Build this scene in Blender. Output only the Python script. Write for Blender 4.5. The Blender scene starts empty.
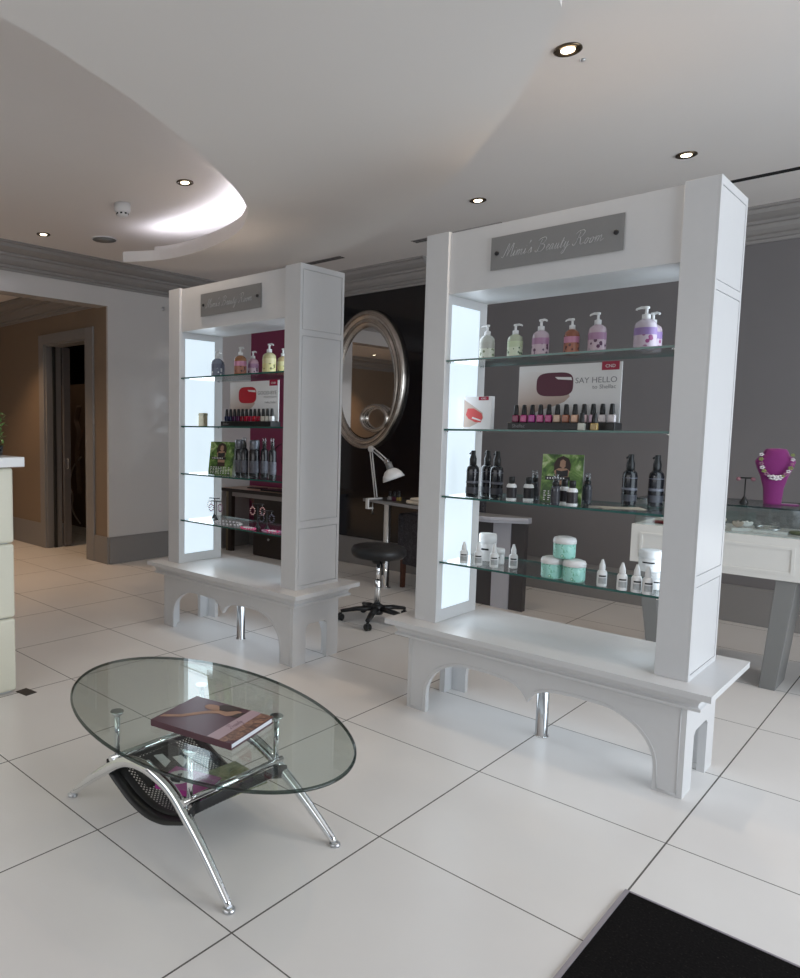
import bpy, bmesh, math, random
from mathutils import Vector, Matrix
PI = math.pi
random.seed(7)
SC = bpy.context.scene
COL = SC.collection

# ------------------------------------------------------------------ camera
cam_d = bpy.data.cameras.new('camera')
cam_d.sensor_fit = 'HORIZONTAL'; cam_d.sensor_width = 36.0
cam_d.lens = 711.49 / 800 * 36.0
cam_d.shift_x = (400 - 247.16) / 800
cam_d.shift_y = (489.95 - 489) / 800
cam_d.clip_start = 0.05; cam_d.clip_end = 100
cam = bpy.data.objects.new('camera', cam_d); COL.objects.link(cam)
def _rot(rx, ry, rz):
    return Matrix.Rotation(rz, 3, 'Z') @ Matrix.Rotation(rx, 3, 'X') @ Matrix.Rotation(ry, 3, 'Z')
_m = _rot(1.482326, 0.011491, 0.806836).to_4x4()
_m.translation = Vector((-0.018, -2.126, 1.523))
cam.matrix_world = _m
SC.camera = cam

# ------------------------------------------------------------------ world, light, exposure
w = bpy.data.worlds.new('world'); SC.world = w; w.use_nodes = True
bg = w.node_tree.nodes['Background']; bg.inputs[0].default_value = (0.72, 0.80, 1.0, 1); bg.inputs[1].default_value = 0.55
SC.view_settings.view_transform = 'Standard'; SC.view_settings.look = 'None'
SC.view_settings.gamma = 1; SC.view_settings.use_curve_mapping = False
SC.view_settings.exposure = -0.20
def area(name, loc, rot, sx, sy, power, color):
    d = bpy.data.lights.new(name, 'AREA'); d.shape = 'RECTANGLE'; d.size = sx; d.size_y = sy
    d.energy = power; d.color = color
    o = bpy.data.objects.new(name, d); o.location = loc; o.rotation_euler = rot; COL.objects.link(o); return o
# daylight through the shop windows (right-hand wall and the shop front behind the viewer)
area('daylight_right', (2.50, 1.2, 1.6), (0, PI/2-0.22, 0), 2.2, 4.0, 190, (0.86, 0.93, 1.0))
area('daylight_front', (-2.2, -3.9, 2.0), (PI/2-0.85, 0, 0), 5.8, 1.8, 62, (1.0, 0.97, 0.94))
def spot(name, loc, power, size=1.9, col=(1.0, 0.80, 0.60), blend=0.7, rad=0.035):
    d = bpy.data.lights.new(name, 'SPOT'); d.energy = power; d.spot_size = size; d.spot_blend = blend
    d.color = col; d.shadow_soft_size = rad
    o = bpy.data.objects.new(name, d); o.location = loc; COL.objects.link(o); return o

# ------------------------------------------------------------------ materials
MATS = {}
def nt(name):
    m = bpy.data.materials.new(name); m.use_nodes = True
    return m, m.node_tree, m.node_tree.nodes, m.node_tree.links, m.node_tree.nodes['Principled BSDF']
def mat(name, col, rough=0.5, metal=0.0, coat=0.0, emit=None, es=0.0, noise=0.0, nscale=30.0, bump=0.0, spec=0.5, sheen=0.0, tr=0.0, ior=1.45):
    if name in MATS: return MATS[name]
    m, t, N, L, p = nt(name)
    p.inputs['Base Color'].default_value = (*col, 1); p.inputs['Roughness'].default_value = rough
    p.inputs['Metallic'].default_value = metal; p.inputs['Coat Weight'].default_value = coat
    p.inputs['Specular IOR Level'].default_value = spec; p.inputs['Sheen Weight'].default_value = sheen
    p.inputs['Transmission Weight'].default_value = tr; p.inputs['IOR'].default_value = ior
    if emit: p.inputs['Emission Color'].default_value = (*emit, 1); p.inputs['Emission Strength'].default_value = es
    tc = N.new('ShaderNodeTexCoord'); n = N.new('ShaderNodeTexNoise'); n.inputs['Scale'].default_value = nscale
    L.new(tc.outputs['Object'], n.inputs['Vector'])
    mx = N.new('ShaderNodeMix'); mx.data_type = 'RGBA'; mx.blend_type = 'MULTIPLY'
    mx.inputs['Factor'].default_value = max(noise, 0.03)
    mx.inputs['A'].default_value = (*col, 1)
    L.new(n.outputs['Fac'], mx.inputs['B']); L.new(mx.outputs['Result'], p.inputs['Base Color'])
    if bump:
        b = N.new('ShaderNodeBump'); b.inputs['Strength'].default_value = bump; b.inputs['Distance'].default_value = 0.003
        L.new(n.outputs['Fac'], b.inputs['Height']); L.new(b.outputs['Normal'], p.inputs['Normal'])
    MATS[name] = m; return m
def thin_glass(name, tint, refl=0.0):
    m, t, N, L, p = nt(name); N.remove(p)
    out = N['Material Output']
    tr = N.new('ShaderNodeBsdfTransparent'); tr.inputs[0].default_value = (*tint, 1)
    gl = N.new('ShaderNodeBsdfGlossy'); gl.inputs['Roughness'].default_value = 0.02
    fr = N.new('ShaderNodeFresnel'); ge = N.new('ShaderNodeNewGeometry'); im = N.new('ShaderNodeMix'); im.data_type = 'FLOAT'
    im.inputs['A'].default_value = 1.5; im.inputs['B'].default_value = 1/1.5
    L.new(ge.outputs['Backfacing'], im.inputs['Factor']); L.new(im.outputs['Result'], fr.inputs['IOR'])
    ad = N.new('ShaderNodeMath'); ad.operation = 'ADD'; ad.use_clamp = True; ad.inputs[1].default_value = refl
    mx = N.new('ShaderNodeMixShader')
    L.new(fr.outputs[0], ad.inputs[0]); L.new(ad.outputs[0], mx.inputs[0]); L.new(tr.outputs[0], mx.inputs[1]); L.new(gl.outputs[0], mx.inputs[2])
    L.new(mx.outputs[0], out.inputs['Surface']); MATS[name] = m; return m

white = mat('white_lacquer', (0.63, 0.63, 0.635), 0.28, noise=0.02)
wall_m = mat('grey_wall_paint', (0.175, 0.165, 0.168), 0.6, noise=0.10, nscale=3)
ceil_m = mat('ceiling_paint', (0.72, 0.685, 0.66), 0.8, noise=0.04, nscale=2)
crown_m = mat('crown_paint', (0.27, 0.255, 0.245), 0.5)
base_m = mat('skirting_paint', (0.235, 0.225, 0.22), 0.45)
panel_m = mat('gloss_wall_panel', (0.56, 0.54, 0.525), 0.12, coat=0.4, noise=0.03, nscale=2)
brown_m = mat('passage_wall_paint', (0.24, 0.18, 0.13), 0.6, noise=0.06, nscale=2)
mauve_m = mat('mauve_wall_paint', (0.34, 0.29, 0.28), 0.5)
burg_m = mat('burgundy_wall_paper', (0.22, 0.030, 0.085), 0.45, noise=0.1, nscale=6)
blackgloss = mat('black_gloss_panel', (0.006, 0.006, 0.008), 0.10, coat=0.3)
chrome = mat('chrome', (0.85, 0.86, 0.87), 0.08, metal=1.0)
steel = mat('brushed_steel', (0.62, 0.63, 0.65), 0.30, metal=1.0, noise=0.1, nscale=80)
silverleaf = mat('silver_leaf_frame', (0.60, 0.545, 0.49), 0.24, metal=1.0, noise=0.35, nscale=18, bump=0.3)
mirror_m = mat('mirror_glass', (0.80, 0.80, 0.80), 0.01, metal=1.0)
blackplastic = mat('black_plastic', (0.012, 0.012, 0.013), 0.35)
blackleather = mat('black_leather', (0.014, 0.014, 0.015), 0.42, noise=0.2, nscale=120, bump=0.2)
blackmetal = mat('black_metal', (0.02, 0.02, 0.021), 0.35, metal=0.3)
cream = mat('cream_leather', (0.72, 0.70, 0.58), 0.38, noise=0.05, nscale=90, bump=0.15)
stone_white = mat('white_worktop', (0.75, 0.75, 0.75), 0.25)
greyleg = mat('grey_table_leg', (0.20, 0.20, 0.195), 0.4)
creamwood = mat('ivory_painted_wood', (0.66, 0.65, 0.62), 0.4)
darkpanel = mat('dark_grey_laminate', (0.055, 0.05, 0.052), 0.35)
lilacgrey = mat('pale_grey_laminate', (0.42, 0.42, 0.46), 0.4)
greytop = mat('grey_edge_band', (0.26, 0.26, 0.27), 0.35)
darktop = mat('dark_table_surface', (0.05, 0.048, 0.047), 0.3)
darkwood = mat('dark_brown_wood', (0.030, 0.020, 0.016), 0.3, noise=0.5, nscale=25)
redwood = mat('red_brown_wood', (0.10, 0.035, 0.02), 0.35, noise=0.4, nscale=30)
tanwood = mat('tan_desktop', (0.62, 0.46, 0.32), 0.30, noise=0.3, nscale=14)
magenta_velvet = mat('magenta_velvet', (0.18, 0.010, 0.13), 0.8, sheen=0.25, noise=0.15, nscale=60)
glass_clear = thin_glass('clear_glass', (0.90, 0.93, 0.925))
glass_table = thin_glass('table_glass', (0.86, 0.90, 0.875), 0.03)
glass_rim = thin_glass('table_glass_rim', (0.11, 0.15, 0.14), 0.02)
glass_acry = thin_glass('clear_plastic', (0.86, 0.88, 0.90), 0.05)
glass_edge = mat('green_glass_edge', (0.02, 0.10, 0.085), 0.12, coat=0.5)
glass_edge_dark = mat('dark_glass_edge', (0.012, 0.022, 0.022), 0.08, coat=0.6)
signglass = mat('grey_sign_plate', (0.25, 0.25, 0.25), 0.30, metal=0.2)
signtext = mat('sign_lettering', (0.46, 0.46, 0.47), 0.4)
led = mat('led_panel', (0.30, 0.33, 0.35), 0.4, emit=(0.76, 0.90, 1.0), es=0.98)
led_dim = mat('led_strip_dim', (0.5, 0.5, 0.5), 0.4, emit=(0.76, 0.90, 1.0), es=0.4)
led_cove = mat('cove_led', (0.9, 0.9, 1.0), 0.4, emit=(0.86, 0.88, 1.0), es=24.0)
cove_fill = mat('cove_fill_glow', (0.9, 0.9, 1.0), 0.4, emit=(0.86, 0.88, 1.0), es=7.5)  # weaker glow for the added strip behind the far lip
lampface = mat('downlight_lamp', (1, 1, 1), 0.4, emit=(1.0, 0.86, 0.62), es=7.0)
bronze = mat('downlight_rim', (0.16, 0.12, 0.08), 0.25, metal=0.9)
plastic_white = mat('white_plastic', (0.74, 0.74, 0.74), 0.35)
darkgap = mat('dark_void', (0.01, 0.01, 0.01), 0.8)
ink = mat('black_ink', (0.015, 0.015, 0.018), 0.5)
greyink = mat('grey_ink', (0.20, 0.20, 0.21), 0.5)
paper = mat('white_card', (0.70, 0.69, 0.69), 0.45)
pageedge = mat('page_edges', (0.74, 0.76, 0.80), 0.5)
skin = mat('printed_skin', (0.45, 0.26, 0.17), 0.5, noise=0.5, nscale=30)
skinpale = mat('printed_finger', (0.50, 0.40, 0.35), 0.5)
haircol = mat('printed_hair', (0.035, 0.018, 0.014), 0.5)
nailmaroon = mat('printed_maroon_nail', (0.075, 0.006, 0.025), 0.4)
nailred = mat('printed_red_nail', (0.42, 0.012, 0.025), 0.4)
nailcoral = mat('printed_coral_nail', (0.55, 0.07, 0.07), 0.4)
logo_red = mat('logo_red', (0.30, 0.006, 0.035), 0.45)
bookcov = mat('burgundy_book_cover', (0.095, 0.030, 0.045), 0.3, noise=0.25, nscale=9)
bandcol = mat('mauve_title_band', (0.42, 0.30, 0.33), 0.35)
bookmag = mat('magenta_book_cover', (0.40, 0.035, 0.26), 0.35)
blackpaper = mat('black_printed_cover', (0.02, 0.018, 0.02), 0.35)

def floor_mat():
    m, t, N, L, p = nt('white_porcelain_floor_tiles')
    tc = N.new('ShaderNodeTexCoord'); sp = N.new('ShaderNodeSeparateXYZ'); L.new(tc.outputs['Object'], sp.inputs[0])
    def line(out, width):
        a = N.new('ShaderNodeMath'); a.operation = 'DIVIDE'; a.inputs[1].default_value = 0.75; L.new(out, a.inputs[0])
        b = N.new('ShaderNodeMath'); b.operation = 'ADD'; b.inputs[1].default_value = 0.5; L.new(a.outputs[0], b.inputs[0])
        f = N.new('ShaderNodeMath'); f.operation = 'FRACT'; L.new(b.outputs[0], f.inputs[0])
        s = N.new('ShaderNodeMath'); s.operation = 'SUBTRACT'; s.inputs[1].default_value = 0.5; L.new(f.outputs[0], s.inputs[0])
        ab = N.new('ShaderNodeMath'); ab.operation = 'ABSOLUTE'; L.new(s.outputs[0], ab.inputs[0])
        lt = N.new('ShaderNodeMath'); lt.operation = 'LESS_THAN'; lt.inputs[1].default_value = width/2/0.75; L.new(ab.outputs[0], lt.inputs[0])
        return lt.outputs[0]
    lx = line(sp.outputs['X'], 0.0060); ly = line(sp.outputs['Y'], 0.0052)
    mxm = N.new('ShaderNodeMath'); mxm.operation = 'MAXIMUM'; L.new(lx, mxm.inputs[0]); L.new(ly, mxm.inputs[1])
    n = N.new('ShaderNodeTexNoise'); n.inputs['Scale'].default_value = 1.6; n.inputs['Detail'].default_value = 5; L.new(tc.outputs['Object'], n.inputs['Vector'])
    cr = N.new('ShaderNodeValToRGB'); cr.color_ramp.elements[0].position = 0.3; cr.color_ramp.elements[0].color = (0.68, 0.655, 0.635, 1)
    cr.color_ramp.elements[1].position = 0.75; cr.color_ramp.elements[1].color = (0.725, 0.705, 0.685, 1); L.new(n.outputs['Fac'], cr.inputs[0])
    mx = N.new('ShaderNodeMix'); mx.data_type = 'RGBA'; L.new(mxm.outputs[0], mx.inputs['Factor']); L.new(cr.outputs[0], mx.inputs['A'])
    mx.inputs['B'].default_value = (0.10, 0.092, 0.085, 1); L.new(mx.outputs['Result'], p.inputs['Base Color'])
    rr = N.new('ShaderNodeMix'); rr.data_type = 'FLOAT'; L.new(mxm.outputs[0], rr.inputs['Factor']); rr.inputs['A'].default_value = 0.33; rr.inputs['B'].default_value = 0.8
    L.new(rr.outputs['Result'], p.inputs['Roughness'])
    bp = N.new('ShaderNodeBump'); bp.invert = True; bp.inputs['Strength'].default_value = 0.25; bp.inputs['Distance'].default_value = 0.002
    L.new(mxm.outputs[0], bp.inputs['Height']); L.new(bp.outputs[0], p.inputs['Normal'])
    return m
floor_m = floor_mat()
def ramp_noise(name, scale, stops, rough=0.6, bump=0.0, detail=4.0, dist=0.0, voronoi=False):
    m, t, N, L, p = nt(name)
    if 'mat' in name: p.inputs['Specular IOR Level'].default_value = 0.08
    tc = N.new('ShaderNodeTexCoord')
    n = N.new('ShaderNodeTexNoise'); n.inputs['Scale'].default_value = scale; n.inputs['Detail'].default_value = detail; n.inputs['Distortion'].default_value = dist
    L.new(tc.outputs['Object'], n.inputs['Vector'])
    cr = N.new('ShaderNodeValToRGB'); e = cr.color_ramp.elements
    e[0].position = stops[0][0]; e[0].color = (*stops[0][1], 1); e[1].position = stops[-1][0]; e[1].color = (*stops[-1][1], 1)
    for pos, c in stops[1:-1]:
        x = e.new(pos); x.color = (*c, 1)
    L.new(n.outputs['Fac'], cr.inputs[0]); L.new(cr.outputs[0], p.inputs['Base Color']); p.inputs['Roughness'].default_value = rough
    if bump:
        b = N.new('ShaderNodeBump'); b.inputs['Strength'].default_value = bump; L.new(n.outputs['Fac'], b.inputs['Height']); L.new(b.outputs[0], p.inputs['Normal'])
    MATS[name] = m; return m
mat_m = ramp_noise('black_coir_mat', 140, [(0.3, (0.003, 0.003, 0.003)), (0.62, (0.008, 0.007, 0.007)), (0.8, (0.04, 0.035, 0.03))], 0.95, bump=0.6)
damask = ramp_noise('black_damask_fabric', 22, [(0.42, (0.010, 0.009, 0.012)), (0.5, (0.055, 0.05, 0.06)), (0.58, (0.012, 0.010, 0.014))], 0.6, dist=2.5)
leafprint = ramp_noise('printed_green_leaves', 16, [(0.30, (0.012, 0.035, 0.006)), (0.44, (0.04, 0.10, 0.015)), (0.56, (0.13, 0.24, 0.045)), (0.68, (0.42, 0.50, 0.26))], 0.4, dist=1.2)
bookprint = ramp_noise('printed_garden_cover', 14, [(0.3, (0.10, 0.12, 0.05)), (0.5, (0.30, 0.32, 0.16)), (0.7, (0.45, 0.42, 0.26))], 0.4, dist=1.2)
silkprint = ramp_noise('printed_brown_drapery', 26, [(0.32, (0.06, 0.025, 0.02)), (0.52, (0.22, 0.11, 0.07)), (0.7, (0.42, 0.24, 0.16))], 0.35, dist=2.5)
leaf_m = ramp_noise('plant_leaf', 30, [(0.3, (0.05, 0.13, 0.03)), (0.6, (0.16, 0.30, 0.08)), (0.75, (0.35, 0.45, 0.25))], 0.5)
greenlabel = ramp_noise('leafy_jar_label', 60, [(0.40, (0.30, 0.62, 0.55)), (0.56, (0.34, 0.66, 0.58)), (0.64, (0.05, 0.30, 0.15)), (0.74, (0.60, 0.78, 0.74))], 0.3)

def perforated():
    m, t, N, L, p = nt('perforated_black_steel')
    p.inputs['Base Color'].default_value = (0.015, 0.015, 0.016, 1); p.inputs['Roughness'].default_value = 0.4
    uv = N.new('ShaderNodeUVMap'); sp = N.new('ShaderNodeSeparateXYZ'); L.new(uv.outputs[0], sp.inputs[0])
    def mod(out, add):
        a = N.new('ShaderNodeMath'); a.operation = 'ADD'; a.inputs[1].default_value = add; L.new(out, a.inputs[0])
        f = N.new('ShaderNodeMath'); f.operation = 'FRACT'; L.new(a.outputs[0], f.inputs[0])
        s = N.new('ShaderNodeMath'); s.operation = 'SUBTRACT'; s.inputs[1].default_value = 0.5; L.new(f.outputs[0], s.inputs[0])
        q = N.new('ShaderNodeMath'); q.operation = 'MULTIPLY'; L.new(s.outputs[0], q.inputs[0]); L.new(s.outputs[0], q.inputs[1]); return q.outputs[0]
    outs = []
    for off in (0.0, 0.5):
        a = N.new('ShaderNodeMath'); a.operation = 'ADD'; L.new(mod(sp.outputs['X'], off), a.inputs[0]); L.new(mod(sp.outputs['Y'], off), a.inputs[1])
        lt = N.new('ShaderNodeMath'); lt.operation = 'LESS_THAN'; lt.inputs[1].default_value = 0.052; L.new(a.outputs[0], lt.inputs[0]); outs.append(lt.outputs[0])
    mx = N.new('ShaderNodeMath'); mx.operation = 'MAXIMUM'; L.new(outs[0], mx.inputs[0]); L.new(outs[1], mx.inputs[1])
    # keep a solid margin: v in 2..k
    inv = N.new('ShaderNodeMath'); inv.operation = 'SUBTRACT'; inv.inputs[0].default_value = 1.0; L.new(mx.outputs[0], inv.inputs[1])
    L.new(inv.outputs[0], p.inputs['Alpha']); return m
perf_m = perforated()

# ------------------------------------------------------------------ mesh helpers
class MB:
    def __init__(s): s.bm = bmesh.new(); s.mats = []; s.uv = None
    def mi(s, m):
        if m not in s.mats: s.mats.append(m)
        return s.mats.index(m)
    def face(s, vs, m, smooth=False):
        try: f = s.bm.faces.new(vs)
        except ValueError: return None
        f.material_index = s.mi(m); f.smooth = smooth; return f
    def box(s, x0, x1, y0, y1, z0, z1, m, M=None):
        P = [(x0,y0,z0),(x1,y0,z0),(x1,y1,z0),(x0,y1,z0),(x0,y0,z1),(x1,y0,z1),(x1,y1,z1),(x0,y1,z1)]
        v = [s.bm.verts.new((M @ Vector(p)) if M else p) for p in P]
        for q in ((0,3,2,1),(4,5,6,7),(0,1,5,4),(1,2,6,5),(2,3,7,6),(3,0,4,7)): s.face([v[i] for i in q], m)
        return s
    def rbox(s, x0, x1, y0, y1, z0, z1, m, r=0.004, seg=2, M=None):
        b = MB(); b.box(x0,x1,y0,y1,z0,z1,m)
        bmesh.ops.bevel(b.bm, geom=list(b.bm.edges)+list(b.bm.verts), offset=r, segments=seg, affect='EDGES', profile=0.5)
        s.merge(b, m, M); return s
    def merge(s, b, m, M=None):
        mp = {}
        for v in b.bm.verts: mp[v] = s.bm.verts.new((M @ v.co) if M else v.co)
        for f in b.bm.faces:
            s.face([mp[v] for v in f.verts], b.mats[f.material_index] if b.mats else m, f.smooth)
        b.bm.free()
    def prism(s, pts, a0, a1, m, axis='z', side=None, M=None, smooth=False):
        """closed polygon pts (2-D) extruded from a0 to a1 along axis"""
        def P(p, a):
            q = {'z': (p[0], p[1], a), 'y': (p[0], a, p[1]), 'x': (a, p[0], p[1])}[axis]
            return (M @ Vector(q)) if M else q
        lo = [s.bm.verts.new(P(p, a0)) for p in pts]; hi = [s.bm.verts.new(P(p, a1)) for p in pts]
        n = len(pts)
        s.face(lo[::-1], m); s.face(hi, m)
        for i in range(n): s.face([lo[i], lo[(i+1)%n], hi[(i+1)%n], hi[i]], side or m, smooth)
        return s
    def lathe(s, prof, m, seg=20, M=None, smooth=True, cap=True):
        """prof: list of (r, z) or (r, z, material)"""
        rings = []
        for p in prof:
            r, z = p[0], p[1]
            rings.append([s.bm.verts.new((M @ Vector((r*math.cos(2*PI*k/seg), r*math.sin(2*PI*k/seg), z))) if M else
                          (r*math.cos(2*PI*k/seg), r*math.sin(2*PI*k/seg), z)) for k in range(seg)])
        for i in range(len(rings)-1):
            mm = prof[i][2] if len(prof[i]) > 2 else m
            for k in range(seg):
                s.face([rings[i][k], rings[i][(k+1)%seg], rings[i+1][(k+1)%seg], rings[i+1][k]], mm, smooth)
        if cap:
            s.face(rings[0][::-1], prof[0][2] if len(prof[0]) > 2 else m); s.face(rings[-1], m)
        return s
    def tube(s, pts, r, m, seg=12, M=None, closed=False, flat=1.0):
        pts = [Vector(p) for p in pts]; n = len(pts); rr = r if isinstance(r, (list, tuple)) else [r]*n
        T = []
        for i in range(n):
            if closed: d = pts[(i+1)%n]-pts[i-1]
            else: d = pts[min(i+1, n-1)]-pts[max(i-1, 0)]
            T.append(d.normalized())
        up = Vector((0,0,1)) if abs(T[0].z) < 0.9 else Vector((1,0,0))
        nrm = (up - T[0]*up.dot(T[0])).normalized(); rings = []
        for i in range(n):
            nrm = (nrm - T[i]*nrm.dot(T[i])).normalized(); b = T[i].cross(nrm)
            ring = []
            for k in range(seg):
                a = 2*PI*k/seg; v = pts[i] + nrm*(rr[i]*math.cos(a)*flat) + b*(rr[i]*math.sin(a))
                ring.append(s.bm.verts.new((M @ v) if M else v))
            rings.append(ring)
        for i in range(n if closed else n-1):
            A, B = rings[i], rings[(i+1)%n]
            for k in range(seg): s.face([A[k], A[(k+1)%seg], B[(k+1)%seg], B[k]], m, True)
        if not closed: s.face(rings[0][::-1], m); s.face(rings[-1], m)
        return s
    def arc(s, r, z0, z1, m, a0=-125, a1=-25, seg=10):
        P = [(r*math.cos(math.radians(a0+(a1-a0)*k/seg)), r*math.sin(math.radians(a0+(a1-a0)*k/seg))) for k in range(seg+1)]
        Q = [(x*0.98, y*0.98) for x, y in P]
        lo = [s.bm.verts.new((*p, z0)) for p in P]; hi = [s.bm.verts.new((*p, z1)) for p in P]
        for k in range(seg): s.face([lo[k], lo[k+1], hi[k+1], hi[k]], m, True)
        return s
    def build(s, name, parent=None, loc=None, rz=0.0, bevel=0.0, M=None):
        bmesh.ops.recalc_face_normals(s.bm, faces=list(s.bm.faces))
        me = bpy.data.meshes.new(name); s.bm.to_mesh(me); s.bm.free()
        for m in s.mats: me.materials.append(m)
        o = bpy.data.objects.new(name, me); COL.objects.link(o)
        if parent: o.parent = parent
        if loc: o.location = loc
        o.rotation_euler.z = rz
        if M: o.matrix_world = M
        if bevel:
            b = o.modifiers.new('bevel', 'BEVEL'); b.width = bevel; b.segments = 2; b.limit_method = 'ANGLE'
        return o
def tag(o, label=None, cat=None, group=None, kind=None):
    if label: o['label'] = label
    if cat: o['category'] = cat
    if group: o['group'] = group
    if kind: o['kind'] = kind
    return o
def thing(name, label, cat, loc=(0,0,0), rz=0.0, group=None):
    o = bpy.data.objects.new(name, None); COL.objects.link(o); o.empty_display_size = 0.05
    o.location = loc; o.rotation_euler.z = rz; return tag(o, label, cat, group)
def struct(o): o['kind'] = 'structure'; return o
def copy_tree(o, parent=None):
    c = o.copy(); COL.objects.link(c)
    if parent: c.parent = parent
    for ch in list(o.children): copy_tree(ch, c)
    return c
def dup(o, loc, label, rz=None, scale=None, group=None):
    c = copy_tree(o); c.location = loc; c['label'] = label
    if rz is not None: c.rotation_euler.z = rz
    if scale is not None: c.scale = scale if isinstance(scale, tuple) else (scale,)*3
    if group: c['group'] = group
    return c
def catmull(P, n=8, closed=False):
    P = [Vector(p) for p in P]; out = []; N = len(P)
    for i in range(N if closed else N-1):
        if closed: a, b, c, d = P[i-1], P[i], P[(i+1)%N], P[(i+2)%N]
        else: a, b, c, d = P[max(i-1,0)], P[i], P[i+1], P[min(i+2,N-1)]
        for k in range(n):
            t = k/n
            out.append(0.5*((2*b)+(c-a)*t+(2*a-5*b+4*c-d)*t*t+(3*b-a-3*c+d)*t**3))
    if not closed: out.append(P[-1])
    return out
def text_obj(name, body, size, m, M, parent=None, extrude=0.0003, shear=0.0, align='CENTER', bold=0.0):
    c = bpy.data.curves.new(name, 'FONT'); c.body = body; c.size = size; c.extrude = extrude; c.shear = shear; c.align_x = align; c.offset = bold
    c.resolution_u = 3
    t = bpy.data.objects.new(name, c); COL.objects.link(t)
    bpy.context.view_layer.update()
    me = bpy.data.meshes.new_from_object(t.evaluated_get(bpy.context.evaluated_depsgraph_get()))
    bpy.data.objects.remove(t); bpy.data.curves.remove(c)
    me.materials.clear(); me.materials.append(m)
    o = bpy.data.objects.new(name, me); COL.objects.link(o)
    if parent: o.parent = parent
    o.matrix_local = M; return o
XZ = Matrix(((1,0,0,0),(0,0,-1,0),(0,1,0,0),(0,0,0,1)))     # local xy plane -> xz plane facing -y

# ------------------------------------------------------------------ the room
CZ = 3.2
XL = -6.63; YB = 4.62; YBL = 4.25; XR = 2.6; YF = -4.2
PX = -9.6; PYF = -3.2
struct(MB().box(-11.4, XR+0.2, YF-0.2, YB+0.2, -0.12, 0.0, floor_m).build('floor'))
struct(MB().box(XL-0.2, XR+0.2, YF-0.2, YB+0.2, CZ, CZ+0.12, ceil_m).build('ceiling'))
struct(MB().box(-11.4, XL-0.2, PYF-0.2, YBL+0.2, 3.02, 3.14, ceil_m).build('ceiling_passage'))
# left wall with the wide opening into the passage
wl = MB()
wl.box(XL-0.03, XL, 2.12, YBL+0.2, 0, CZ, panel_m); wl.box(XL-0.2, XL-0.03, 2.30, YBL+0.2, 0, CZ, panel_m)
wl.box(XL-0.2, XL, YF, 2.12, 2.785, CZ, panel_m)
wl.box(XL-0.2, XL, YF-0.2, -3.0, 0, 2.785, panel_m)
struct(wl.build('wall_left'))
# passage walls, with the door opening
DX0, DX1, DZ = -8.01, -7.06, 2.48
wp = MB()
wp.box(PX, DX0, 2.12, 2.30, 0, 3.02, brown_m); wp.box(DX1, XL-0.03, 2.12, 2.30, 0, 3.02, brown_m); wp.box(DX0, DX1, 2.12, 2.30, DZ, 3.02, brown_m)
wp.box(PX-0.2, PX, PYF, 2.30, 0, 3.02, brown_m); wp.box(PX-0.2, XL-0.2, PYF-0.2, PYF, 0, 3.02, brown_m)
struct(wp.build('wall_passage'))
dr = MB()
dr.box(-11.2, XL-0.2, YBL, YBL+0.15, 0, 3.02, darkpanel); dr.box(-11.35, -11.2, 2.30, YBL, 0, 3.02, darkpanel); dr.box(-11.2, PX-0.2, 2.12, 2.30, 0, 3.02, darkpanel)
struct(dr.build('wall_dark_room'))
# back walls
struct(MB().box(XL, -5.45, YBL, YBL+0.2, 0, CZ, burg_m).build('wall_back_burgundy'))
struct(MB().box(-5.45, -3.97, YBL, YBL+0.2, 0, CZ, mauve_m).build('wall_back_centre'))
struct(MB().box(-3.97-0.2, -3.97, YBL+0.2, YB+0.2, 0, CZ, wall_m).box(-3.97, XR, YB, YB+0.2, 0, CZ, wall_m).build('wall_back'))
bp = MB().box(-5.44, -3.975, YBL-0.015, YBL-0.0005, 0.305, 2.975, blackgloss).build('wall_back_black_panel'); struct(bp)
# right wall and shop front: glazed
def glazed_wall(name, axis, pos, a0, a1, wins, zb, zt, inner):
    b = MB()
    def bx(u0, u1, z0, z1, m=wall_m):
        if axis == 'x': b.box(pos, pos+0.2*inner, u0, u1, z0, z1, m)
        else: b.box(u0, u1, pos, pos+0.2*inner, z0, z1, m)
    bx(a0, a1, 0, zb); bx(a0, a1, zt, CZ)
    e = a0
    for u0, u1 in wins: bx(e, u0, zb, zt); e = u1
    bx(e, a1, zb, zt); struct(b.build(name))
glazed_wall('wall_right', 'x', XR, YF, YB, [(-1.0, 3.4)], 0.35, 2.8, 1)
glazed_wall('wall_front', 'y', YF, XL, XR, [(-5.2, 0.8)], 0.35, 2.8, -1)
def window(name, axis, pos, a0, a1, zb, zt, n):
    f = MB()
    def bx(u0, u1, z0, z1, d=0.03):
        if axis == 'x': f.box(pos-d, pos+d, u0, u1, z0, z1, white)
        else: f.box(u0, u1, pos-d, pos+d, z0, z1, white)
    bx(a0, a1, zb, zb+0.06); bx(a0, a1, zt-0.06, zt)
    for i in range(n+1):
        u = a0 + (a1-a0)*i/n; bx(max(a0, u-0.03), min(a1, u+0.03), zb+0.06, zt-0.06)
    o = struct(f.build(name))
    g = MB()
    if axis == 'x': g.box(pos-0.004, pos+0.004, a0+0.03, a1-0.03, zb+0.06, zt-0.06, glass_clear)
    else: g.box(a0+0.03, a1-0.03, pos-0.004, pos+0.004, zb+0.06, zt-0.06, glass_clear)
    p = g.build('pane', o); return o
window('window_1', 'x', XR+0.1, -1.0, 3.4, 0.35, 2.8, 3)
window('window_2', 'y', YF-0.1, -5.2, 0.8, 0.35, 2.8, 4)
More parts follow.
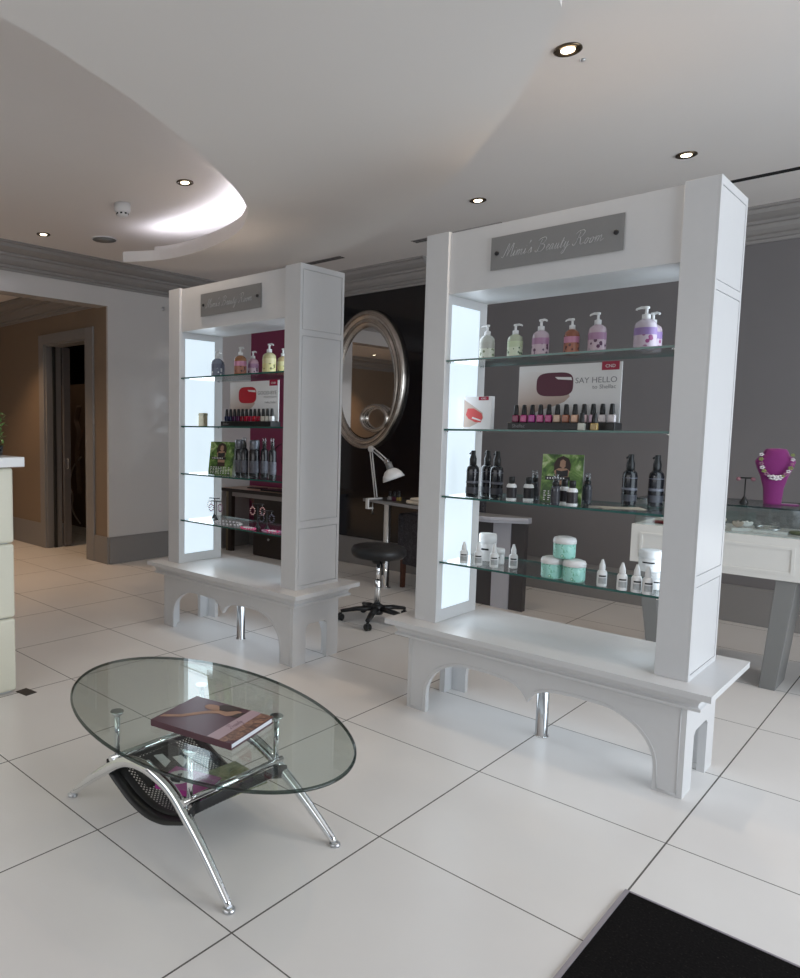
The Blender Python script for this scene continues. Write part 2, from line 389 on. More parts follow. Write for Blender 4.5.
# skirting boards
def skirt(name, x0, x1, y0, y1):
    b = MB().box(x0, x1, y0, y1, 0, 0.285, base_m)
    b.box(x0+0.0, x1-0.0, y0+0.0, y1, 0.285, 0.30, base_m)
    return struct(b.build(name, bevel=0.003))
skirt('baseboard_left', XL, XL+0.02, 2.12, YBL-0.02)
skirt('baseboard_passage', PX, DX0-0.12, 2.10, 2.12)
skirt('baseboard_passage_end', DX1+0.16, XL+0.0, 2.10, 2.12)
skirt('baseboard_back_left', XL, -3.97, YBL-0.02, YBL)
skirt('baseboard_back', -3.97, XR, YB-0.02, YB)
# crown mouldings: stepped coving, profile (out from the wall, down from the ceiling)
CP = [(0,0),(0.27,0),(0.27,-0.018),(0.245,-0.022),(0.235,-0.05),(0.19,-0.075),(0.15,-0.085),(0.148,-0.105),(0.12,-0.11),(0.105,-0.14),(0.075,-0.165),(0.045,-0.172),(0.045,-0.195),(0.02,-0.2),(0.015,-0.222),(0,-0.222)]
def crown(name, axis, pos, sgn, a0, a1, zc=CZ, k=1.0):
    pts = [(pos+sgn*p[0]*k, zc+p[1]*k) for p in CP]
    return struct(MB().prism(pts, a0, a1, crown_m, axis=axis).build(name))
crown('trim_1', 'y', XL, 1, YF, YBL)
crown('trim_2', 'x', YBL, -1, XL, -3.97)
crown('trim_3', 'x', YB, -1, -3.97, XR)
crown('trim_4', 'x', 2.12, -1, PX, XL-0.2, 3.02)
crown('trim_5', 'y', PX, 1, PYF, 2.12, 3.02)
crown('trim_6', 'x', PYF, 1, PX, XL-0.2, 3.02)
# dropped curved ceiling soffit, with light cove
inner = [(-2.30,-1.75),(-2.40,-1.20),(-2.452,-0.983),(-2.495,-0.774),(-2.579,-0.51),(-2.664,-0.258),(-2.809,0.076),(-2.998,0.463),(-3.227,0.861),(-3.456,1.138),(-3.78,1.379),(-4.149,1.518),(-4.581,1.579),(-4.925,1.538),(-5.213,1.365)]
outer = [(-1.02,-1.9),(-0.98,-1.0),(-1.0,-0.3),(-1.08,0.258),(-1.17,0.414),(-1.289,0.58),(-1.469,0.798),(-1.708,1.05),(-2.085,1.399),(-2.451,1.693),(-2.839,1.951),(-3.252,2.179),(-3.671,2.354),(-4.127,2.391),(-4.44,2.352),(-4.844,2.134),(-5.11,1.829),(-5.225,1.42)]
ci = [(p.x, p.y) for p in catmull([(*q,0) for q in inner], 5)]; co = [(p.x, p.y) for p in catmull([(*q,0) for q in outer], 5)]
sof = MB(); ZS0, ZS1 = 2.90, 2.985
def strip(b, A, B, z0, z1, m):
    n = min(len(A), len(B))
    def rs(P, k):
        t = k*(len(P)-1)/(n-1); i = int(t); f = t-i; j = min(i+1, len(P)-1)
        return (P[i][0]*(1-f)+P[j][0]*f, P[i][1]*(1-f)+P[j][1]*f)
    ra = [rs(A,k) for k in range(n)]; rb = [rs(B,k) for k in range(n)]
    V = [[b.bm.verts.new((*p, z)) for p in R] for R, z in ((ra,z0),(rb,z0),(ra,z1),(rb,z1))]
    for k in range(n-1):
        b.face([V[0][k],V[0][k+1],V[1][k+1],V[1][k]], m); b.face([V[2][k],V[3][k],V[3][k+1],V[2][k+1]], m)
        b.face([V[0][k],V[2][k],V[2][k+1],V[0][k+1]], m); b.face([V[1][k],V[1][k+1],V[3][k+1],V[3][k]], m)
    b.face([V[0][0],V[1][0],V[3][0],V[2][0]], m); b.face([V[0][-1],V[2][-1],V[3][-1],V[1][-1]], m)
strip(sof, ci, co, ZS0, ZS1, ceil_m)
struct(sof.build('ceiling_soffit'))
# a short upstand and the LED strip behind the inner lip
def offset(P, d):
    out = []
    for i, p in enumerate(P):
        a = P[max(i-1,0)]; c = P[min(i+1,len(P)-1)]; t = Vector((c[0]-a[0], c[1]-a[1])).normalized()
        out.append((p[0]+t.y*d, p[1]-t.x*d))
    return out
cc = ci[:]
# the band lies to the right-hand side of the inner edge when walking from front to tip
up = cc[:67]
um = MB(); strip(um, offset(up, 0.03), offset(up, 0.045), ZS1, ZS1+0.035, ceil_m); struct(um.build('ceiling_soffit_lip'))
lm = MB(); strip(lm, offset(up, 0.055), offset(up, 0.085), ZS1+0.002, ZS1+0.012, led_cove)
tag(lm.build('cove_light_strip'), 'cool white light strip glowing on top of the curved dropped ceiling', 'light strip')
lm = MB(); far = cc[34:68]; strip(lm, offset(far, 0.20), offset(far, 0.26), ZS1+0.002, ZS1+0.012, cove_fill)  # added unseen strip, spreads the cove glow over the ceiling beyond the lip
tag(lm.build('cove_light_strip'), 'unseen glowing strip added behind the far soffit lip to brighten the ceiling above', 'light strip')
# join strip: downstand struts hold the soffit to the ceiling
hg = MB()
for (x, y) in ((-1.9,-0.8),(-2.2,0.5),(-3.2,1.6),(-4.4,1.95)): hg.box(x-0.03,x+0.03,y-0.03,y+0.03,ZS1,CZ,ceil_m)
struct(hg.build('ceiling_soffit_hanger'))

# door frame and sliding door leaf
d = MB()
for x0, x1 in ((DX0-0.12, DX0), (DX1, DX1+0.16)): d.box(x0, x1, 2.095, 2.12, 0, DZ+0.115, base_m)
d.box(DX0, DX1, 2.095, 2.12, DZ, DZ+0.115, base_m)
d.box(DX0, DX0+0.02, 2.12, 2.32, 0, DZ, base_m); d.box(DX1-0.02, DX1, 2.12, 2.32, 0, DZ, base_m); d.box(DX0+0.02, DX1-0.02, 2.12, 2.32, DZ-0.02, DZ, base_m)
d.box(DX0+0.02, DX0+0.04, 2.20, 2.24, 0, DZ-0.02, mat('door_dark_seal', (0.03,0.03,0.03), 0.5))
do = struct(d.build('door_1', bevel=0.003))
dl = MB().box(DX0+0.022, DX0+0.062, 2.33, 2.42, 0.01, DZ-0.02, mat('door_leaf_paint', (0.16,0.15,0.15), 0.4)).build('door_leaf', do)
MB().tube([(DX0+0.062,2.37,0.98),(DX0+0.085,2.37,0.98),(DX0+0.085,2.37,1.1),(DX0+0.062,2.37,1.1)], 0.007, steel).build('door_handle', dl)
# dark room beyond
t = thing('picture_board', 'brown board with a pale curved outline seen through the dark doorway', 'board', (-9.78, 3.40, 0))
MB().box(-0.45, 0.75, 0.0, 0.03, 0.0, 2.12, mat('brown_board', (0.20,0.13,0.09), 0.6, noise=0.3, nscale=6)).build('board', t)
cv = catmull([(0.45,-0.02,1.05),(0.22,-0.02,0.88),(0.12,-0.02,0.62),(0.20,-0.02,0.45),(0.20,-0.02,0.22),(0.42,-0.02,0.05)], 6)
MB().tube(cv, 0.012, mat('pale_cord', (0.55,0.50,0.46), 0.5)).build('cord', t)
MB().tube(catmull([(0.42,-0.01,1.8),(0.34,-0.01,1.6),(0.42,-0.01,1.4),(0.36,-0.01,1.1),(0.42,-0.01,0.5)],6), [0.06]*25, mat('dim_pattern', (0.26,0.19,0.15), 0.6), flat=0.3).build('pattern', t)
spot('dark_room_fill', (-9.3, 2.7, 2.95), 7, 2.2)  # added lamp without a fitting, makes the board visible through the doorway

# ------------------------------------------------------------------ ceiling fittings
def downlight(x, y, label, z=CZ, power=34):
    t = thing('ceiling_downlight', label, 'ceiling light', (x, y, z), 0, 'recessed ceiling downlights')
    MB().lathe([(0.058,0.0),(0.060,-0.006),(0.050,-0.010),(0.040,-0.004),(0.034,-0.001)], bronze, 28).build('rim', t)
    MB().lathe([(0.030,-0.004),(0.028,-0.008),(0.001,-0.009)], lampface, 24).build('lamp', t)
    spot('downlight_beam', (x, y, z-0.03), power)
for x, y, l in [(-1.438,1.164,'bronze-rimmed downlight beside the curved ceiling edge, largest of all'),
                (-1.428,2.885,'downlight above the right end of the larger display cabinet, near the ceiling track'),
                (-2.755,2.808,'downlight above the left end of the nearer display cabinet header'),
                (-3.997,1.058,'downlight inside the glowing raised ceiling, right of the smoke detector'),
                (-5.948,1.026,'downlight at far left of the ceiling near the grey cornice')]:
    downlight(x, y, l)
for x, y in ((-7.9,1.35),(-7.6,0.1),(-8.9,-1.5)):
    t = thing('ceiling_downlight', 'recessed downlight in the brown side passage', 'ceiling light', (x, y, 3.02), 0, 'passage downlights')
    MB().lathe([(0.058,0.0),(0.060,-0.006),(0.040,-0.008),(0.034,-0.001)], bronze, 20).build('rim', t)
    MB().lathe([(0.030,-0.004),(0.028,-0.008),(0.001,-0.009)], lampface, 20).build('lamp', t)
    spot('passage_beam', (x, y, 2.98), 85, 1.7, (1.0,0.64,0.36))
t = thing('smoke_detector', 'white round smoke detector hanging under the raised ceiling', 'smoke detector', (-4.72, 1.03, CZ))
MB().lathe([(0.062,0),(0.062,-0.05),(0.055,-0.062),(0.045,-0.066)], plastic_white, 24).build('body', t)
MB().lathe([(0.044,-0.066),(0.044,-0.082),(0.036,-0.092),(0.005,-0.094)], plastic_white, 24).build('sensor_cap', t)
v = MB()
for k in range(8):
    a = 2*PI*k/8; v.box(-0.008,0.008,-0.002,0.002,-0.006,0.006,ink, Matrix.Translation((0.0445*math.cos(a),0.0445*math.sin(a),-0.076)) @ Matrix.Rotation(a+PI/2,4,'Z'))
v.build('slot', t)
t = thing('ceiling_speaker', 'flat round grey speaker grille flush in the ceiling near the cornice', 'speaker', (-5.701, 1.495, CZ))
MB().lathe([(0.115,0),(0.115,-0.006),(0.105,-0.009)], plastic_white, 32).build('bezel', t)
MB().lathe([(0.106,-0.0095),(0.001,-0.012)], mat('speaker_mesh', (0.30,0.30,0.29), 0.6, noise=0.6, nscale=300), 32).build('grille', t)
tag(MB().lathe([(0.010,0),(0.012,-0.006),(0.003,-0.012)], steel, 16).build('sprinkler_cap', loc=(-1.425,1.298,CZ)), 'tiny round metal cap on the ceiling beside the largest downlight', 'ceiling cap')
def vent(x0, x1, y, label, grp):
    t = thing('slot_vent', label, 'air vent', ((x0+x1)/2, y, CZ), 0, grp); h = (x1-x0)/2
    f = MB()
    f.box(-h,h,-0.045,-0.035,-0.006,0,crown_m); f.box(-h,h,0.035,0.045,-0.006,0,crown_m); f.box(-h,h,-0.004,0.004,-0.006,0,crown_m); f.build('frame', t)
    MB().box(-h,h,-0.035,-0.004,-0.003,0,darkgap).box(-h,h,0.004,0.035,-0.003,0,darkgap).build('slot', t)
vent(-5.6,-4.572,3.49,'dark slot air vent above the smaller left display cabinet','linear ceiling vents')
vent(-3.75,-2.9,3.49,'dark slot air vent half hidden behind the nearer display cabinet','linear ceiling vents')
tr = thing('ceiling_track', 'thin dark double track running across the ceiling at far right', 'track', (0.1, 3.62, CZ))
MB().box(-1.75, 2.3, -0.022, -0.012, -0.008, 0, darkgap).build('rail', tr); MB().box(-1.75, 2.3, 0.012, 0.022, -0.008, 0, darkgap).build('rail', tr)
# bolt of the glossy wall panel
tag(MB().lathe([(0.022,0),(0.022,0.012),(0.012,0.016)], steel, 20, Matrix.Rotation(PI/2,4,'Y')).build('standoff_bolt', loc=(XL,2.854,2.843)), 'round steel stand-off bolt high on the glossy left wall', 'bolt')

# ------------------------------------------------------------------ entrance mat
mt = thing('entrance_mat', 'black bristle entrance mat in a metal edge at bottom right', 'door mat', (-0.749, 0.341, 0))
MB().box(0.008, 2.6, -2.3, -0.006, 0.0002, 0.007, mat_m).build('pile', mt)
MB().box(-0.006, 0.008, -2.31, 0.0, 0.0002, 0.009, mat('mat_edge', (0.36,0.33,0.37), 0.4, metal=0.5)).box(0.008, 2.6, -0.006, 0.002, 0.0002, 0.008, mat('mat_edge', (0.3,0.3,0.3))).build('edge_trim', mt)

# ------------------------------------------------------------------ display cabinets
STROKES = {
 'M': (0.86, [[(-0.12,0.10),(0.0,0.0),(0.10,0.10),(0.22,0.85),(0.27,0.98),(0.33,0.80),(0.38,0.05)],[(0.38,0.05),(0.50,0.55),(0.64,0.98),(0.68,0.6),(0.70,0.06),(0.76,0.0),(0.88,0.12)]]),
 'i': (0.24, [[(0,0.10),(0.08,0.40),(0.06,0.08),(0.12,0.0),(0.24,0.14)],[(0.11,0.58),(0.12,0.60)]]),
 'm': (0.62, [[(0,0.15),(0.07,0.40),(0.05,0.0)],[(0.05,0.0),(0.14,0.34),(0.22,0.40),(0.24,0.28),(0.22,0.0)],[(0.22,0.0),(0.32,0.34),(0.41,0.40),(0.43,0.28),(0.42,0.06),(0.48,0.0),(0.62,0.14)]]),
 "'": (0.12, [[(0.06,0.98),(0.07,0.88),(0.02,0.76)]]),
 's': (0.34, [[(0,0.08),(0.14,0.36),(0.17,0.42),(0.22,0.24),(0.20,0.04),(0.10,0.0),(0.04,0.06)],[(0.20,0.03),(0.34,0.14)]]),
 ' ': (0.28, []),
 'B': (0.78, [[(-0.06,0.14),(0.04,0.0),(0.16,0.12),(0.26,0.90)],[(-0.02,0.80),(0.14,0.96),(0.42,1.0),(0.58,0.86),(0.48,0.62),(0.30,0.52)],[(0.30,0.52),(0.56,0.46),(0.62,0.24),(0.48,0.02),(0.26,0.0),(0.18,0.10)]]),
 'e': (0.30, [[(0,0.14),(0.12,0.20),(0.20,0.34),(0.14,0.41),(0.05,0.26),(0.08,0.04),(0.16,0.0),(0.30,0.14)]]),
 'a': (0.38, [[(0.22,0.36),(0.12,0.41),(0.03,0.24),(0.05,0.03),(0.12,0.01),(0.24,0.38)],[(0.24,0.38),(0.22,0.06),(0.26,0.0),(0.38,0.14)]]),
 'u': (0.42, [[(0,0.14),(0.08,0.40),(0.06,0.06),(0.13,0.0),(0.26,0.38)],[(0.26,0.38),(0.24,0.05),(0.30,0.0),(0.42,0.14)]]),
 't': (0.26, [[(0,0.12),(0.10,0.70),(0.07,0.06),(0.13,0.0),(0.26,0.14)],[(0.0,0.46),(0.20,0.49)]]),
 'y': (0.44, [[(0,0.14),(0.08,0.40),(0.07,0.06),(0.14,0.0),(0.27,0.38)],[(0.28,0.40),(0.24,-0.10),(0.12,-0.42),(0.0,-0.36),(0.10,-0.15),(0.44,0.16)]]),
 'R': (0.80, [[(-0.06,0.14),(0.04,0.0),(0.16,0.12),(0.26,0.90)],[(-0.02,0.78),(0.12,0.96),(0.44,1.0),(0.58,0.84),(0.46,0.58),(0.26,0.50)],[(0.30,0.52),(0.42,0.44),(0.50,0.10),(0.60,0.0),(0.76,0.12)]]),
 'o': (0.36, [[(0.16,0.40),(0.05,0.30),(0.04,0.06),(0.12,0.0),(0.21,0.12),(0.22,0.32),(0.16,0.40),(0.24,0.30),(0.36,0.32)]]),
}
def script_text(txt, h, r, m):
    """handwritten lettering in the xz plane, centred; h = capital height"""
    b = MB(); x = 0
    tot = sum(STROKES[c][0] for c in txt)
    for c in txt:
        w_, ss = STROKES[c]
        for st in ss:
            P = catmull([((x+px+pz*0.34-tot/2-0.15)*h, 0, (pz-0.4)*h) for px, pz in st], 6)
            n = len(P); rad = [r*(0.45+0.75*abs(math.sin(PI*(i+1)/(n+1)*1.3))) for i in range(n)]
            b.tube(P, rad, m, 5, flat=1.0)
        x += w_
    return b
HX = 0.657
def cabinet(cx, cy, label):
    """base at floor; local origin = centre of front line of the legs"""
    t = thing('display_cabinet', label, 'display cabinet', (cx, cy, 0))
    L = 0.67; D = 0.45; TH = 0.032
    arch = []
    for k in range(13):
        a = PI/2*k/12; arch.append((-0.555+0.24*(1-math.cos(a)), 0.10+0.205*math.sin(a)))
    arch += [(-0.22,0.306),(-0.13,0.300),(-0.075,0.290),(-0.035,0.268),(-0.012,0.240),(0,0.220)]
    left = [(-0.555,0.0)] + arch
    bottom = left + [(-x, z) for x, z in left[::-1][1:]]
    poly = [(-L,0.0)] + bottom + [(L,0.0),(L,0.40),(-L,0.40)]
    # split into strips so that the big concave polygon triangulates well
    def frontpanel(y0, y1):
        b = MB(); n = len(bottom)
        b.box(-L, -0.555, y0, y1, 0, 0.40, white); b.box(0.555, L, y0, y1, 0, 0.40, white)
        for i in range(n-1):
            (xa, za), (xb, zb) = bottom[i], bottom[i+1]
            if abs(xb-xa) < 1e-6: continue
            b.prism([(xa,za),(xb,zb),(xb,0.40),(xa,0.40)], y0, y1, white, axis='y')
        bmesh.ops.remove_doubles(b.bm, verts=list(b.bm.verts), dist=1e-5)
        ins = [f for f in b.bm.faces if False]
        return b
    fp = frontpanel(0, TH).build('arched_front_panel', t)
    # fine bead following the arch
    bead = [(-0.645,-0.0015,0.02),(-0.645,-0.0015,0.37)]
    bd = MB(); bd.tube([(-0.648,-0.0005,0.012),(-0.648,-0.0005,0.385)], 0.0022, white, 6); bd.tube([(0.648,-0.0005,0.012),(0.648,-0.0005,0.385)], 0.0022, white, 6)
    off = [(-0.575,0.012)] + [(x-0.014*math.cos(min(1,k/12)*PI/2), z+0.014*math.sin(min(1,k/12)*PI/2)) for k, (x, z) in enumerate(arch[:-2])] 
    P = [(x,-0.0005,z) for x, z in off] ; Q = [(-x,y,z) for x,y,z in P]
    bd.tube(P, 0.0022, white, 6); bd.tube(Q, 0.0022, white, 6); bd.tube([(-0.648,-0.0005,0.012),(-0.575,-0.0005,0.012)],0.0022,white,6); bd.tube([(0.648,-0.0005,0.012),(0.575,-0.0005,0.012)],0.0022,white,6)
    bd.build('bead', fp)
    frontpanel(D-TH, D).build('arched_back_panel', t)
    for s in (-1, 1):
        b = MB(); x0, x1 = (L-TH, L) if s > 0 else (-L, -L+TH)
        b.box(x0, x1, TH, 0.125, 0, 0.40, white); b.box(x0, x1, D-0.115, D-TH, 0, 0.40, white)
        b.prism([(0.125,0.235),(0.150,0.255),(D-0.140,0.255),(D-0.115,0.235),(D-0.115,0.40),(0.125,0.40)], x0, x1, white, axis='x')
        b.build('side_panel', t)
    # moulded slab: fillet, cove, top slab
    prof = [(0.0,0.400),(0.050,0.400),(0.058,0.404),(0.058,0.414),(0.050,0.418),(0.046,0.424),(0.049,0.436),(0.058,0.449),(0.072,0.459),(0.088,0.463),(0.100,0.463),(0.100,0.490),(0.0,0.490)]
    b = MB(); rings = []
    for o_, z in prof:
        rings.append([b.bm.verts.new(v) for v in ((-L-o_,-o_*0.9,z),(L+o_,-o_*0.9,z),(L+o_,D+o_,z),(-L-o_,D+o_,z))])
    for i in range(len(rings)-1):
        for k in range(4): b.face([rings[i][k],rings[i][(k+1)%4],rings[i+1][(k+1)%4],rings[i+1][k]], white)
    b.face(rings[0][::-1], white); b.face(rings[-1], white)
    b.build('moulded_plinth_top', t)
    MB().lathe([(0.036,0.0),(0.036,0.006),(0.029,0.010),(0.029,0.39)], chrome, 24, Matrix.Translation((0.0,0.18,0))).build('chrome_support_leg', t)
    MB().box(-0.575,0.575,0.12,0.34,0.3875,0.3998,led_dim).build('under_light_panel', t)
    Y0, Y1 = 0.03, 0.455
    for s in (-1, 1):
        xo, xi = s*HX, s*(HX-0.128)
        c = MB().box(min(xo-s*0.007,xi), max(xo-s*0.007,xi), Y0, Y1, 0.490, 2.525, white).build('column', t, bevel=0.002)
        # fielded panels on the outer face: a skin with shadow grooves
        f = MB(); fx0, fx1 = (xo-0.007, xo) if s > 0 else (xo, xo+0.007)
        zz = [(0.512,0.885),(0.930,2.090),(2.125,2.492)]; g = 0.005; m_ = 0.022
        f.box(fx0,fx1,Y0,Y0+m_,0.490,2.525,white).box(fx0,fx1,Y1-m_,Y1,0.490,2.525,white)
        ed = [0.490]+[v for p_ in zz for v in p_]+[2.525]
        for i_ in range(0, len(ed), 2): f.box(fx0,fx1,Y0+m_,Y1-m_,ed[i_],ed[i_+1],white)
        for z0, z1 in zz: f.box(fx0,fx1-0.001 if s>0 else fx1,Y0+m_+g,Y1-m_-g,z0+g,z1-g,white)
        f.build('panel_moulding', c)
        # glowing inner face
        lx0, lx1 = (xi-0.003, xi-0.0002) if s > 0 else (xi+0.0002, xi+0.003)
        lp = MB().box(lx0, lx1, Y0+0.055, Y1-0.085, 0.560, 2.165, led).build('light_panel', t)
    h = MB().box(-HX+0.1285, HX-0.1285, Y0+0.018, Y1, 2.212, 2.518, white).build('header', t)
    # sign
    sp_ = MB().box(-0.303, 0.303, -0.004, 0.0, -0.078, 0.078, signglass).build('sign_plate', t, (0.003, Y0+0.012, 2.374))
    script_text("Mimi's Beauty Room", 0.060, 0.0013, signtext).build('script_lettering', sp_, (-0.005,-0.0045,0.0))
    for sx in (-0.272, 0.272): MB().lathe([(0.010,0),(0.010,0.006),(0.006,0.008)], ink, 16, Matrix.Translation((sx,-0.004,0)) @ Matrix.Rotation(PI/2,4,'X')).build('screw_cap', sp_)
    for z in (1.879, 1.525, 1.175, 0.825):
        b = MB().box(-HX+0.131, HX-0.131, Y0+0.012, Y1-0.012, z-0.010, z, glass_clear)
        ei = b.mi(glass_edge)
        for f in b.bm.faces:
            if abs(f.normal.z) < 0.5 and abs(sum(v.co.y for v in f.verts)/4-(Y0+Y1)/2) > 0.1: f.material_index = ei
        b.bm.normal_update()
        for f in b.bm.faces:
            f.material_index = ei if abs(f.normal.y) > 0.5 else 0
        sh = b.build('glass_shelf', t)
        for sx in (-1,1):
            for yy in (Y0+0.03, Y1-0.05): MB().lathe([(0.004,0),(0.004,0.016)], chrome, 8, Matrix.Translation((sx*(HX-0.1285), yy, z-0.014)) @ Matrix.Rotation(-sx*PI/2,4,'Y')).build('shelf_peg', sh)
    return t
CX2, CY2 = -1.476, 1.150
CX1, CY1 = -3.665, 1.140
cabinet(CX2, CY2, 'larger looking white display cabinet on the right with burgundy SAY HELLO nail display')
cabinet(CX1, CY1, 'white display cabinet further left with red nail display, beside the swivel stool')
# cool light strips under each plinth
for cx, cy in ((CX1, CY1), (CX2, CY2)):
    area('plinth_under_light', (cx, cy+0.23, 0.385), (0, 0, 0), 1.15, 0.22, 1.5, (0.78, 0.89, 1.0))
# light from the glowing column panels (inside each cabinet)
for cx in (CX1, CX2):
    for s in (-1, 1):
        area('cabinet_panel_light', (cx+s*(HX-0.14), CY2+0.23, 1.36), (0, s*PI/2, 0), 1.55, 0.25, 3.0, (0.80, 0.90, 1.0))

# ------------------------------------------------------------------ coffee table
TX, TY = -2.055, -0.43
ct = thing('coffee_table', 'low oval glass coffee table with arched chrome legs and hanging black basket', 'coffee table', (TX, TY, 0))
ga = math.radians(-6.4); GZ = 0.4265
NE = 96
def ell(a, b, k): 
    x, y = a*math.cos(2*PI*k/NE), b*math.sin(2*PI*k/NE)
    return (x*math.cos(ga)-y*math.sin(ga), x*math.sin(ga)+y*math.cos(ga)+0.022)
gt = MB(); rings = []
for a, b, z in ((0.702,0.428,GZ),(0.710,0.436,GZ+0.003),(0.710,0.436,GZ+0.009),(0.702,0.428,GZ+0.012)):
    rings.append([gt.bm.verts.new((*ell(a,b,k), z)) for k in range(NE)])
for i in range(3):
    for k in range(NE): gt.face([rings[i][k],rings[i][(k+1)%NE],rings[i+1][(k+1)%NE],rings[i+1][k]], glass_rim, True)
gt.face(rings[0][::-1], glass_table); gt.face(rings[3], glass_table)
gt.build('glass_top', ct)
arch_xz = [(-0.478,0.014),(-0.40,0.085),(-0.316,0.158),(-0.236,0.215),(-0.160,0.255),(-0.087,0.276),(0.0,0.286),(0.085,0.275),(0.160,0.243),(0.235,0.190),(0.330,0.125),(0.400,0.075),(0.478,0.014)]
arch_xz = [((a[0]-b[0])/2, (a[1]+b[1])/2) for a, b in zip(arch_xz, arch_xz[::-1])]
for sgn in (-1, 1):
    P = catmull([(x, sgn*(0.262-0.028*min(1,z/0.25)), z) for x, z in arch_xz], 5)
    n = len(P); R = [0.0125+0.0105*math.sin(PI*i/(n-1))**0.7 for i in range(n)]
    lg = MB().tube(P, R, chrome, 16).build('arched_leg', ct)
    for sx in (-1, 1):
        MB().lathe([(0.018,0.0),(0.0205,0.003),(0.0205,0.010),(0.016,0.013),(0.012,0.016)], steel, 20, Matrix.Translation((sx*0.478, sgn*0.262, 0))).build('foot_pad', lg)
for sx in (-1, 1):
    MB().tube([(sx*0.222,-0.245,0.244),(sx*0.222,0.245,0.244)], 0.013, chrome, 16).build('side_rail', ct)
    for sy in (-1, 1):
        q = MB().lathe([(0.011,0.240),(0.011,0.412)], chrome, 16, Matrix.Translation((sx*0.222, sy*0.213, 0)))
        q.lathe([(0.012,0.410),(0.024,0.415),(0.026,0.420),(0.026,0.4262)], chrome, 24, Matrix.Translation((sx*0.222, sy*0.213, 0)))
        q.build('post', ct)
# hanging perforated basket: a sheet slung between the rails
prof = catmull([(-0.243,0,0.240),(-0.243,0,0.212),(-0.232,0,0.192),(-0.160,0,0.160),(-0.090,0,0.135),(0.0,0,0.123),(0.090,0,0.135),(0.160,0,0.160),(0.232,0,0.192),(0.243,0,0.212),(0.243,0,0.240)], 5)
pm = MB(); uvl = pm.bm.loops.layers.uv.new('UVMap'); Ls = [0]
for i in range(1, len(prof)): Ls.append(Ls[-1]+(prof[i]-prof[i-1]).length)
rows = []
YS = [-0.205,-0.175,0.175,0.205]
for p_ in prof: rows.append([pm.bm.verts.new((p_.x, y, p_.z)) for y in YS])
pi = pm.mi(perf_m); bi = pm.mi(blackmetal)
for i in range(len(prof)-1):
    for j in range(3):
        f = pm.face([rows[i][j],rows[i][j+1],rows[i+1][j+1],rows[i+1][j]], perf_m, True)
        solid = (j != 1) or Ls[i] < 0.035 or Ls[i+1] > Ls[-1]-0.035
        f.material_index = bi if solid else pi
        for lp, (ii, jj) in zip(f.loops, ((i,j),(i,j+1),(i+1,j+1),(i+1,j))): lp[uvl].uv = (Ls[ii]/0.0170, YS[jj]/0.0170)
bk = pm.build('hanging_basket', ct)
sm = bk.modifiers.new('solid', 'SOLIDIFY'); sm.thickness = 0.0016
for sgn in (-1, 1):   # flared lip at both open ends
    b = MB(); A = [(p_.x, sgn*0.205, p_.z) for p_ in prof]; B = [(p_.x*1.04, sgn*0.242, p_.z-0.008-0.01*(0.24-p_.z)/0.12) for p_ in prof]
    va = [b.bm.verts.new(v) for v in A]; vb = [b.bm.verts.new(v) for v in B]
    vc = [b.bm.verts.new((v[0], v[1], v[2]-0.004)) for v in A]; vd = [b.bm.verts.new((v[0], v[1], v[2]-0.004)) for v in B]
    for i in range(len(A)-1):
        b.face([va[i],va[i+1],vb[i+1],vb[i]], blackmetal, True); b.face([vc[i],vd[i],vd[i+1],vc[i+1]], blackmetal, True)
        b.face([vb[i],vb[i+1],vd[i+1],vd[i]], blackmetal); b.face([va[i],vc[i],vc[i+1],va[i+1]], blackmetal)
    b.build('basket_lip', bk)

def hardback(name, label, loc, rz, w_, d_, h_, cover, group=None, tilt=0.0):
    t = thing(name, label, 'book', loc, rz, group); t.rotation_euler.y = tilt
    MB().box(-w_/2,w_/2,-d_/2,d_/2,0,0.0025,cover).box(-w_/2,w_/2,-d_/2,d_/2,h_-0.0025,h_,cover).box(-w_/2,w_/2,-d_/2,-d_/2+0.003,0.0025,h_-0.0025,cover).build('cover', t)
    MB().box(-w_/2+0.003,w_/2-0.005,-d_/2+0.003,d_/2-0.005,0.0026,h_-0.0026,pageedge).build('pages', t)
    return t
def flat(pts, z, m, name, parent, th=0.0004):
    return MB().prism(pts, z, z+th, m).build(name, parent)
BZ = GZ+0.0125
bk1 = hardback('hardback_book', 'burgundy hardback with reclining woman on its cover, lying on the glass table top', (-1.915,-0.470,BZ), math.radians(13), 0.355, 0.275, 0.023, bookcov)
H = 0.0231
flat([(-0.10+0.20,-0.137),(-0.10+0.245,-0.137),(0.175,-0.10),(0.175,0.137),(0.125,0.137),(0.115,0.02),(0.10,-0.06)], H, silkprint, 'drapery_print', bk1)
arm = [(-0.17,-0.10),(-0.10,-0.055),(-0.045,0.02),(-0.005,0.045),(0.03,0.04),(0.06,0.075),(0.06,0.105),(0.02,0.10),(-0.02,0.075),(-0.06,0.035),(-0.115,-0.04),(-0.168,-0.075)]
flat(arm, H+0.0002, skin, 'figure_print', bk1)
hd = [(-0.055+0.030*math.cos(a)*1.2, 0.080+0.024*math.sin(a)) for a in [2*PI*k/16 for k in range(16)]]
flat(hd, H+0.0006, skin, 'face_print', bk1)
flat([(-0.045,0.105),(-0.03,0.085),(-0.02,0.070),(0.01,0.075),(0.04,0.105),(0.05,0.125),(0.0,0.130),(-0.035,0.122)], H+0.0010, haircol, 'hair_print', bk1)
flat([(0.045,0.045),(0.085,0.055),(0.10,0.09),(0.08,0.11),(0.055,0.085)], H+0.0008, haircol, 'dress_print', bk1)
flat([(0.075,-0.1370),(0.125,-0.1370),(0.125,0.137),(0.080,0.137)], H+0.0014, bandcol, 'title_band', bk1)
sc_ = script_text("Beauty", 0.030, 0.0009, mat('title_ink', (0.30,0.21,0.24), 0.5))
